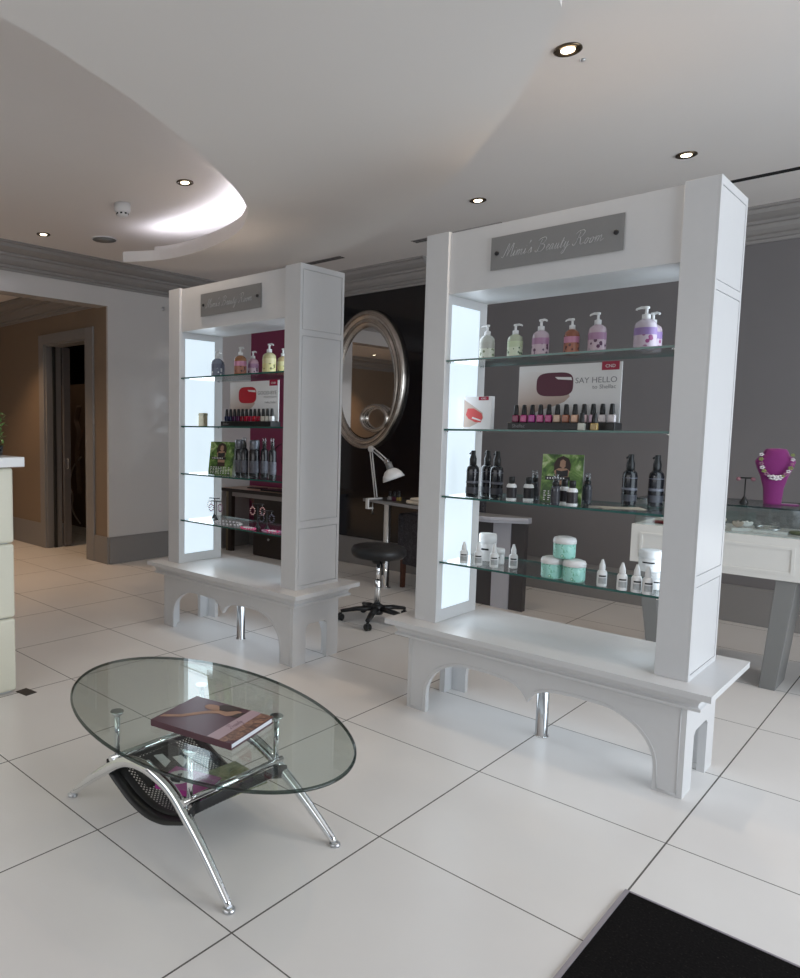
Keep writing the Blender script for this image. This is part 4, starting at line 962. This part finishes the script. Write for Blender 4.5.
gem_pile('fine clear bead necklace on the lowest shelf of the left cabinet', -3.90,-3.66,1.23,1.36,22,[beadw])

# ------------------------------------------------------------------ reception counter at the left edge
rc = thing('reception_counter', 'tall cream padded reception counter with white top at left edge', 'counter', (-3.765, -0.335, 0))
MB().box(-0.62,-0.03,-2.2,-0.03,0,1.285,white).build('carcass', rc)
for i in range(3):
    z0, z1 = (0.012+0.425*i, 0.432+0.425*i)
    for j in range(4):
        y1 = -0.002-0.52*j; MB().rbox(-0.035,0.0,y1-0.515,y1,z0,z1,cream,0.016,4).build('padded_panel', rc)
    MB().rbox(-0.60,-0.036,-0.035,0.0,z0,z1,cream,0.016,4).build('padded_panel', rc)
MB().rbox(-0.68,0.055,-2.25,0.04,1.288,1.343,stone_white,0.004).build('worktop', rc)
tag(MB().box(-0.05,0.05,-0.035,0.035,0,0.003,mat('floor_plate',(0.05,0.045,0.04),0.4)).build('floor_socket_plate', loc=(-3.728,-0.300,0.0002), rz=0.15), 'small dark square plate on the floor at the foot of the cream counter', 'floor plate')
pt = thing('potted_plant', 'small leafy green plant in a black pot on the counter top', 'plant', (-3.975, -0.36, 1.3432))
MB().lathe([(0.040,0),(0.055,0.004),(0.060,0.055),(0.056,0.058),(0.050,0.050)], plast('b_blackpot',(0.01,0.01,0.012)), 24).build('pot', pt)
lf = MB(); random.seed(3)
for k in range(150):
    th = random.uniform(0,2*PI); rr = 0.062*math.sqrt(random.random()); zz = 0.055+0.185*random.random()
    M = Matrix.Translation((rr*math.cos(th), rr*math.sin(th), zz)) @ Matrix.Rotation(random.uniform(0,2*PI),4,'Z') @ Matrix.Rotation(random.uniform(-1.1,0.3),4,'Y')
    v = [lf.bm.verts.new(M @ Vector(q)) for q in ((0,0,0),(0.014,0.008,0.003),(0.034,0,0.0),(0.014,-0.008,0.003))]
    lf.face(v, leaf_m); 
tag(lf.build('foliage', pt), kind='stuff')
st_ = MB()
for k in range(6):
    a = 2*PI*k/6; st_.tube([(0.01*math.cos(a),0.01*math.sin(a),0.045),(0.03*math.cos(a),0.03*math.sin(a),0.21)],0.002,leaf_m,5)
st_.build('stem', pt)

# ------------------------------------------------------------------ ivory display desk at right
dk = thing('jewellery_display_desk', 'ivory jewellery display desk with glass case top and splayed grey legs', 'display desk', (-0.78, 2.95, 0))
X0, X1, DD = -0.852, 0.85, 0.50
MB().box(X0, X1, 0, DD, 0.665, 0.915, creamwood).build('desk_body', dk, bevel=0.003)
def fielded(x0, x1, z0, z1):
    b = MB(); w_ = 0.016
    b.box(x0,x1,-0.006,0,z0,z0+w_,creamwood).box(x0,x1,-0.006,0,z1-w_,z1,creamwood).box(x0,x0+w_,-0.006,0,z0+w_,z1-w_,creamwood).box(x1-w_,x1,-0.006,0,z0+w_,z1-w_,creamwood)
    return b.build('drawer_front', dk)
fielded(X0+0.055,-0.015+0.04,0.70,0.865); fielded(0.085, X1-0.055, 0.70, 0.865)
for s, xt, xb in ((-1,-0.76,-0.66),(1,-0.01,-0.055),(1,0.74,0.66)):
    b = MB(); y0, y1 = 0.02, 0.30
    hw = 0.05
    b.prism([(xb-hw,0.0),(xb+hw*0.6,0.0),(xt+hw,0.665),(xt-hw,0.665)], y0, y1, greyleg, axis='y'); b.build('leg', dk, bevel=0.003)
MB().box(X0+0.02,X1-0.02,0.02,DD-0.02,0.915,0.922,stone_white).build('case_floor', dk)
gc = MB(); GZ1 = 1.078
gc.box(X0+0.015,X1-0.015,0.012,0.018,0.915,GZ1,glass_clear); gc.box(X0+0.015,X1-0.015,DD-0.018,DD-0.012,0.915,GZ1,glass_clear); gc.box(X0+0.012,X0+0.018,0.018,DD-0.018,0.915,GZ1,glass_clear)
gcb = gc.build('glass_case', dk)
gt2 = MB().box(X0+0.005,X1-0.005,0.002,DD-0.002,GZ1,GZ1+0.010,glass_clear); gt2.bm.normal_update(); e_ = gt2.mi(glass_edge_dark)
for f in gt2.bm.faces:
    if abs(f.normal.z) < 0.5: f.material_index = e_
gt2.build('glass_lid', dk)
GT = GZ1+0.0102
# bust with necklace
bu = thing('necklace_bust', 'magenta velvet necklace bust standing on the glass case', 'jewellery bust', (-0.922, 3.18, GT), math.radians(18))
secs = [(0.0,0.046,0.036,0.0),(0.012,0.046,0.034,0.0),(0.10,0.052,0.030,0.0),(0.17,0.070,0.032,0.0),(0.225,0.092,0.038,0.0),(0.262,0.102,0.042,0.0),(0.285,0.090,0.044,0.0),(0.297,0.070,0.044,-0.004),(0.325,0.060,0.042,-0.010),(0.338,0.052,0.036,-0.012),(0.342,0.015,0.012,-0.012)]
b = MB(); rings = []
for z, a, c, oy in secs:
    rings.append([b.bm.verts.new((a*math.cos(2*PI*k/28), c*math.sin(2*PI*k/28)+oy*0+0.10*z*0, z)) for k in range(28)])
for i in range(len(rings)-1):
    for k in range(28): b.face([rings[i][k],rings[i][(k+1)%28],rings[i+1][(k+1)%28],rings[i+1][k]], magenta_velvet, True)
b.face(rings[0][::-1], magenta_velvet); b.face(rings[-1], magenta_velvet); b.build('bust_form', bu)
MB().rbox(0.0,0.13,-0.02,0.05,0,0.006,magenta_velvet,0.002).build('rear_support', bu)
nk = thing('flower_necklace', 'green and pearl flower necklace hanging on the magenta bust', 'necklace', (-0.922, 3.18, GT), math.radians(18))
random.seed(5)
for k in range(17):
    u_ = -1+2*k/16; x = 0.078*math.sin(u_*1.75); z = 0.315-0.150*math.cos(u_*1.5)
    y = -0.040-0.012*(1-abs(u_))
    big = abs(u_) < 0.15
    m = beadw if k % 3 == 0 or big else (mat('green_beads',(0.22,0.27,0.08),0.3) if k % 3 == 1 else beadp)
    b = MB(); r_ = 0.020 if big else random.uniform(0.010,0.015)
    for q in range(5):
        a = 2*PI*q/5; b.lathe([(0.001,-r_*0.3),(r_*0.5,-r_*0.1),(r_*0.5,r_*0.1),(0.001,r_*0.3)], m, 7, Matrix.Translation((x+r_*0.55*math.cos(a), y-0.004, z+r_*0.55*math.sin(a))))
    b.build('flower_bead', nk)
es = thing('earring_stand', 'black earring stand with two round studs on the glass case, left of the magenta bust', 'jewellery stand', (-1.062,3.16,GT), math.radians(15))
MB().lathe([(0.024,0),(0.024,0.004),(0.007,0.036),(0.004,0.044),(0.004,0.150)], blackplastic, 14).rbox(-0.042,0.042,-0.010,0.010,0.150,0.160,blackplastic,0.002).build('stand', es)
for sx in (-0.038,0.038):
    MB().lathe([(0.002,-0.010),(0.012,-0.005),(0.013,0.003),(0.003,0.010)], mat('rose_studs',(0.34,0.16,0.20),0.35,noise=0.6,nscale=90), 12, Matrix.Translation((sx,-0.014,0.148)) @ Matrix.Rotation(PI/2,4,'X')).build('earring', es)
# things in the case
def clear_thing(nm, label, cat, loc): return thing(nm, label, cat, loc)
t = clear_thing('silver_bangle','silver bangle on a white block inside the glass case','bangle',(-0.905,3.10,0.9222))
MB().rbox(-0.085,0.085,-0.03,0.05,0,0.014,stone_white,0.002).build('display_block', t)
MB().tube([(0.058*math.cos(2*PI*k/28)-0.02, 0.02+0.035*math.sin(2*PI*k/28), 0.026+0.008*math.sin(2*PI*k/28)) for k in range(28)], 0.0075, steel, 8, closed=True).build('bangle_ring', t)
t = clear_thing('green_bracelet','grey green bracelet lying right of the silver bangle in the case','bracelet',(-0.74,3.12,0.9222))
MB().tube([(0.07*math.cos(2*PI*k/28), 0.035*math.sin(2*PI*k/28), 0.012) for k in range(28)], 0.010, mat('bracelet_green',(0.20,0.22,0.12),0.4,noise=0.6,nscale=60), 8, closed=True).build('bracelet_ring', t)
def bow(label, loc, m, s=1.0):
    t = thing('hair_ornament', label, 'ornament', loc, 0.3); t.scale = (s,s,s)
    MB().rbox(-0.03,0.03,-0.018,0.018,0,0.018,stone_white,0.002).build('display_block', t)
    for a in (-0.7,0.0,0.8):
        MB().lathe([(0.001,-0.004),(0.020,-0.002),(0.022,0.003),(0.010,0.007)], m, 9, Matrix.Translation((0.020*math.sin(a),0,0.042)) @ Matrix.Rotation(a,4,'Y') @ Matrix.Rotation(PI/2,4,'X') @ Matrix.Scale(0.6,4,(1,0,0))).build('petal', t)
bow('beige shell hair ornament beside a white one, behind the earring stand', (-1.065,3.05,0.9222), mat('shell_beige',(0.45,0.36,0.30),0.4))
bow('white petal hair ornament on a small block, right of the beige one', (-1.025,3.09,0.9222), paper)
bow('cream flower hair ornament next to the right column inside the case', (-1.170,3.10,0.9222), mat('shell_cream',(0.60,0.56,0.46),0.4), 1.15)
t = thing('red_bracelet','dark red beaded bracelet at the left end inside the glass case','bracelet',(-1.47,3.05,0.9222))
MB().tube([(0.06*math.cos(2*PI*k/24), 0.03*math.sin(2*PI*k/24), 0.009) for k in range(24)], 0.008, mat('red_beads',(0.22,0.02,0.03),0.3,noise=0.7,nscale=80), 8, closed=True).build('bracelet_ring', t)

# ------------------------------------------------------------------ nail table with lamp, stool, chair
ang = math.radians(-14.5)
nt_ = thing('manicure_table', 'dark manicure table with pale edge and a chrome leg beside the stool', 'table', (-4.22, 3.463, 0), ang)
MB().prism([(0,0),(1.02,0),(1.02,0.33),(0.04,0.33)], 0.815, 0.844, darktop, side=greytop).build('tabletop', nt_, bevel=0.002)
MB().lathe([(0.050,0),(0.050,0.008),(0.034,0.012),(0.034,0.800),(0.055,0.806),(0.055,0.8148)], chrome, 24, Matrix.Translation((0.250,0.10,0))).build('leg', nt_)
MB().lathe([(0.050,0),(0.050,0.008),(0.034,0.012),(0.034,0.800),(0.055,0.806),(0.055,0.8148)], chrome, 24, Matrix.Translation((0.93,0.20,0))).build('leg', nt_)
# second table seen through the right cabinet
t2 = thing('reception_table', 'pale grey table with rounded corner and dark panels behind the right cabinet', 'table', (-2.65, 3.60, 0))
rc_ = [(-0.50,-0.16),(-0.29,-0.16),(-0.235,-0.15),(-0.19,-0.125),(0.02,0.0),(0.025,0.02),(0.02,0.075),(-0.50,0.075)]
MB().prism(rc_, 0.765, 0.795, greytop, side=lilacgrey).build('tabletop', t2, bevel=0.003)
MB().prism([(x*0.98-0.005, y*0.98+0.012) for x, y in rc_], 0.745, 0.7648, lilacgrey).build('under_edge', t2)
MB().box(-0.50,0.0,0.0,0.06,0.0,0.745,darkpanel).build('panel_base', t2)
MB().box(-0.275,-0.12,-0.012,-0.0002,0.0,0.7449,lilacgrey).build('pilaster', t2)
# damask chair
ch = thing('damask_chair', 'black damask upholstered chair with red-brown wooden legs behind the chrome table leg', 'chair', (-3.565, 3.83, 0), ang)
MB().rbox(-0.25,0.25,-0.30,0.25,0.27,0.48,damask,0.03,3).build('seat', ch)
MB().rbox(-0.28,-0.19,-0.31,0.25,0.27,0.72,damask,0.03,3).build('armrest', ch); MB().rbox(0.19,0.28,-0.31,0.25,0.27,0.72,damask,0.03,3).build('armrest', ch)
MB().rbox(-0.25,0.25,0.2505,0.33,0.40,0.98,damask,0.04,3).build('backrest', ch)
MB().box(-0.189,0.189,-0.308,-0.3005,0.24,0.72,damask).build('front_skirt', ch)
for sx in (-1,1):
    for sy in (-0.26,0.20):
        b = MB(); M = Matrix.Translation((sx*0.23, sy, 0)); 
        b.prism([(-0.016,0),(0.016,0),(0.026,0.27),(-0.022,0.27)], -0.018, 0.018, redwood, axis='y', M=M); b.build('leg', ch)
# lamp clamped to the manicure table edge
def at(a, b, z):  # table-local to world
    v = Matrix.Translation((-4.22,3.463,0)) @ Matrix.Rotation(ang,4,'Z') @ Vector((a,b,z)); return v
lp = thing('anglepoise_lamp', 'white spring-arm desk lamp clamped to the manicure table edge', 'desk lamp', at(0.135,0.10,0.0), ang)
wm = plastic_white
MB().rbox(-0.02,0.02,-0.16,0.02,0.8445,0.858,wm,0.003).rbox(-0.02,0.02,-0.16,-0.145,0.76,0.858,wm,0.003).rbox(-0.02,0.02,-0.16,-0.09,0.755,0.768,wm,0.003).build('clamp', lp)
MB().lathe([(0.006,0.71),(0.006,0.8145)], steel, 10, Matrix.Translation((0,-0.088,0))).lathe([(0.018,0.70),(0.018,0.712)], blackplastic, 12, Matrix.Translation((0,-0.088,0))).build('clamp_screw', lp)
E0 = Vector((0.0,-0.05,0.862)); E1 = Vector((-0.095,-0.05,1.315)); E2 = Vector((0.155,-0.06,1.215))
def arm(a, b_, nm):
    d_ = (b_-a).normalized(); n_ = Vector((0,1,0)); s_ = d_.cross(n_).normalized(); q = MB()
    for o1 in (-0.016,0.016): q.tube([a+s_*o1, b_+s_*o1], 0.0055, wm, 8)
    q.tube([a+s_*0.016, b_-s_*0.016], 0.003, steel, 6)
    q.build(nm, lp)
arm(E0, E1, 'lower_arm'); arm(E1+Vector((0.01,0,0.02)), E2, 'upper_arm')
MB().lathe([(0.030,-0.012),(0.030,0.012)], wm, 16, Matrix.Translation(E1+Vector((0,0,0.01))) @ Matrix.Rotation(PI/2,4,'X')).build('elbow_joint', lp)
MB().lathe([(0.024,-0.015),(0.024,0.015)], steel, 16, Matrix.Translation(E2) @ Matrix.Rotation(PI/2,4,'X')).build('head_joint', lp)
Ms = Matrix.Translation(E2+Vector((0.045,-0.01,-0.035))) @ Matrix.Rotation(math.radians(-18),4,'Y') @ Matrix.Rotation(math.radians(12),4,'X')
sh_ = MB(); sh_.lathe([(0.030,0.03),(0.033,-0.04)], greyleg, 20, Ms); sh_.build('lamp_socket', lp)
sh_ = MB(); P_ = [(0.034,-0.035),(0.060,-0.050),(0.088,-0.085),(0.106,-0.135),(0.104,-0.135),(0.085,-0.088),(0.058,-0.054),(0.030,-0.040)]
sh_.lathe(P_, wm, 28, Ms); sh_.build('lamp_shade', lp)
MB().lathe([(0.012,-0.045),(0.028,-0.075),(0.028,-0.095),(0.012,-0.112),(0.002,-0.114)], paper, 16, Ms).build('bulb', lp)
# small items on the table
for k, (a, b_, c, cn) in enumerate(((0.26,0.12,(0.30,0.28,0.27),'grey'),(0.31,0.13,(0.10,0.02,0.05),'dark red'),(0.36,0.14,(0.30,0.22,0.07),'golden'),(0.29,0.20,(0.04,0.04,0.04),'black'))):
    q = polish('%s little bottle on the manicure table under the lamp shade' % cn, c, 'little bottles on the manicure table'); q.location = at(a,b_,0.8442); q.scale = (1.3,1.3,1.0)
tw = thing('folded_towel','cream folded towel at the right on the manicure table','towel', at(0.72,0.12,0.8442), ang)
MB().rbox(-0.15,0.15,-0.09,0.09,0,0.035,mat('towel_cream',(0.66,0.58,0.48),0.9,noise=0.2,nscale=90,bump=0.5),0.015,3).build('lower_fold', tw); MB().rbox(-0.10,0.14,-0.085,0.08,0.0355,0.06,mat('towel_cream',(0,0,0)),0.012,3).build('upper_fold', tw)
# swivel stool
so = thing('swivel_stool', 'round black swivel stool on castors between the two cabinets', 'stool', (-3.285, 2.44, 0), math.radians(10))
MB().lathe([(0.150,0.515),(0.195,0.520),(0.212,0.540),(0.214,0.575),(0.200,0.600),(0.160,0.612),(0.05,0.616),(0.002,0.616)], blackleather, 40).build('seat', so)
MB().lathe([(0.05,0.470),(0.06,0.514)], blackplastic, 20).tube([(0.02,-0.02,0.50),(0.07,-0.08,0.47),(0.085,-0.1,0.40)],0.008,blackplastic,8).build('height_lever', so)
MB().lathe([(0.016,0.30),(0.016,0.49)], chrome, 20).build('gas_lift', so)
MB().lathe([(0.026,0.10),(0.026,0.33),(0.022,0.335)], chrome, 20).build('column', so)
MB().lathe([(0.045,0.065),(0.050,0.085),(0.046,0.135),(0.030,0.145)], blackplastic, 20).build('hub', so)
for k in range(5):
    a = 2*PI*k/5+math.radians(-78); dx, dy = math.cos(a), math.sin(a)
    lg = MB().tube([(0.03*dx,0.03*dy,0.108),(0.16*dx,0.16*dy,0.098),(0.285*dx,0.285*dy,0.075)],[0.030,0.026,0.019],blackplastic,10,flat=0.7).build('base_arm', so)
    cx_, cy_ = 0.285*dx, 0.285*dy; M = Matrix.Translation((cx_, cy_, 0.0265)) @ Matrix.Rotation(a+0.9,4,'Z') @ Matrix.Rotation(PI/2,4,'X')
    cs = MB(); cs.lathe([(0.020,-0.024),(0.0265,-0.020),(0.0265,-0.004),(0.010,-0.003),(0.010,0.003),(0.0265,0.004),(0.0265,0.020),(0.020,0.024)], blackplastic, 20, M); cs.lathe([(0.010,0.028),(0.012,0.062)], blackplastic, 12, Matrix.Translation((cx_,cy_,0))); cs.build('castor', lg)

# ------------------------------------------------------------------ mirror on the black panel
YM = YBL-0.016
mi_ = thing('oval_mirror', 'large oval wall mirror in a swirled silver leaf frame on the black panel', 'mirror', (-4.78, YM, 2.045))
NN = 72; A, B = 0.51, 0.755
b = MB(); rings = []
for k in range(NN):
    a = 2*PI*k/NN
    wdt = 0.150+0.035*math.sin(a)+0.0*math.cos(a)
    oc, os_ = math.cos(a), math.sin(a)
    ring = []
    for s_, y in ((0.0,0.0),(0.0,-0.035),(0.10,-0.062),(0.30,-0.070),(0.46,-0.055),(0.52,-0.040),(0.60,-0.058),(0.80,-0.052),(1.0,-0.018),(1.0,0.0)):
        ax, bz = A-wdt*s_, B-wdt*s_*1.05
        ring.append(b.bm.verts.new((ax*oc, y, bz*os_)))
    rings.append(ring)
for k in range(NN):
    for j in range(9): b.face([rings[k][j],rings[(k+1)%NN][j],rings[(k+1)%NN][j+1],rings[k][j+1]], silverleaf, True)
b.build('frame', mi_)
MB().prism([((A-0.13)*math.cos(2*PI*k/64), (B-0.13)*math.sin(2*PI*k/64)) for k in range(64)], -0.014, -0.010, mirror_m, axis='y').build('mirror_glass', mi_)
lo = [(0.145+0.165*math.cos(2*PI*k/40), -0.052, -0.415+0.130*math.sin(2*PI*k/40)) for k in range(40)]
MB().tube(lo, 0.034, silverleaf, 12, closed=True, flat=0.7).build('frame_loop', mi_)
# swirl pattern on the burgundy wall
sw = MB(); random.seed(11)
for (x, z, sgn, s_) in ((-5.75,2.35,1,1.0),(-5.60,1.75,-1,1.0),(-5.85,1.35,1,0.8),(-6.0,1.15,-1,0.7),(-5.65,1.10,1,0.7),(-5.60,2.60,-1,0.6)):
    P = []
    for k in range(26):
        a = k*0.30; r_ = 0.30*s_*(1-k/30); P.append((x+sgn*r_*math.cos(a), YBL-0.0015, z+r_*math.sin(a)))
    n = len(P); sw.tube(P, [0.016*(1-i/n)+0.003 for i in range(n)], ink, 6, flat=0.12)
tag(sw.build('wall_swirl_decal'), 'black swirling decal on the burgundy wall behind the left cabinet', 'wall decal')

# ------------------------------------------------------------------ desk behind the left cabinet
dd = thing('treatment_desk', 'tan-topped desk with dark cabinet seen through the left display cabinet', 'desk', (-6.55, 3.70, 0))
MB().box(0.0,1.20,0.0,0.52,0.735,0.775,tanwood).build('desktop', dd)
MB().box(0.0,1.20,-0.008,0.0,0.735,0.775,darkwood).build('front_edge', dd)
MB().box(0.03,1.17,0.03,0.06,0.68,0.735,mat('desk_rail',(0.25,0.22,0.21),0.5)).build('apron', dd)
MB().box(0.10,0.155,0.02,0.08,0,0.735,darkwood).build('leg', dd); MB().box(0.06,0.0995,0.02,0.08,0,0.735,mat('bronze_strip',(0.20,0.16,0.10),0.35,metal=0.6)).build('leg_strip', dd)
cb = MB().box(0.52,1.06,0.05,0.50,0.0,0.735,darkwood).build('cupboard', dd)
MB().prism([(0.5199,0.55),(0.5199,0.70),(0.47,0.735),(0.44,0.70),(0.455,0.655),(0.49,0.64)], 0.05, 0.085, redwood, axis='y').build('scroll_bracket', cb)
cdoor = MB().box(0.525,1.055,0.035,0.0498,0.01,0.40,darkwood).build('cupboard_door', dd, bevel=0.003)
MB().lathe([(0.006,0),(0.006,0.012),(0.015,0.020),(0.012,0.028),(0.002,0.030)], steel, 16, Matrix.Translation((0.80,0.035,0.22)) @ Matrix.Rotation(PI/2,4,'X')).build('knob', cdoor)
MB().box(1.075,1.135,0.02,0.50,0,0.735,lilacgrey).build('end_panel', dd)
tag(MB().rbox(-0.22,0.22,-0.10,0.10,0,0.02,blackplastic,0.005).build('black_tray', loc=(-5.72,3.86,0.7753)), 'black tray on the tan desk behind the left cabinet', 'tray')
tag(MB().rbox(-0.12,0.12,-0.05,0.05,0,0.012,blackplastic,0.004).build('black_folder', loc=(-6.18,3.95,0.7753), rz=0.2), 'thin black folder on the tan desk, left of the black tray', 'folder')
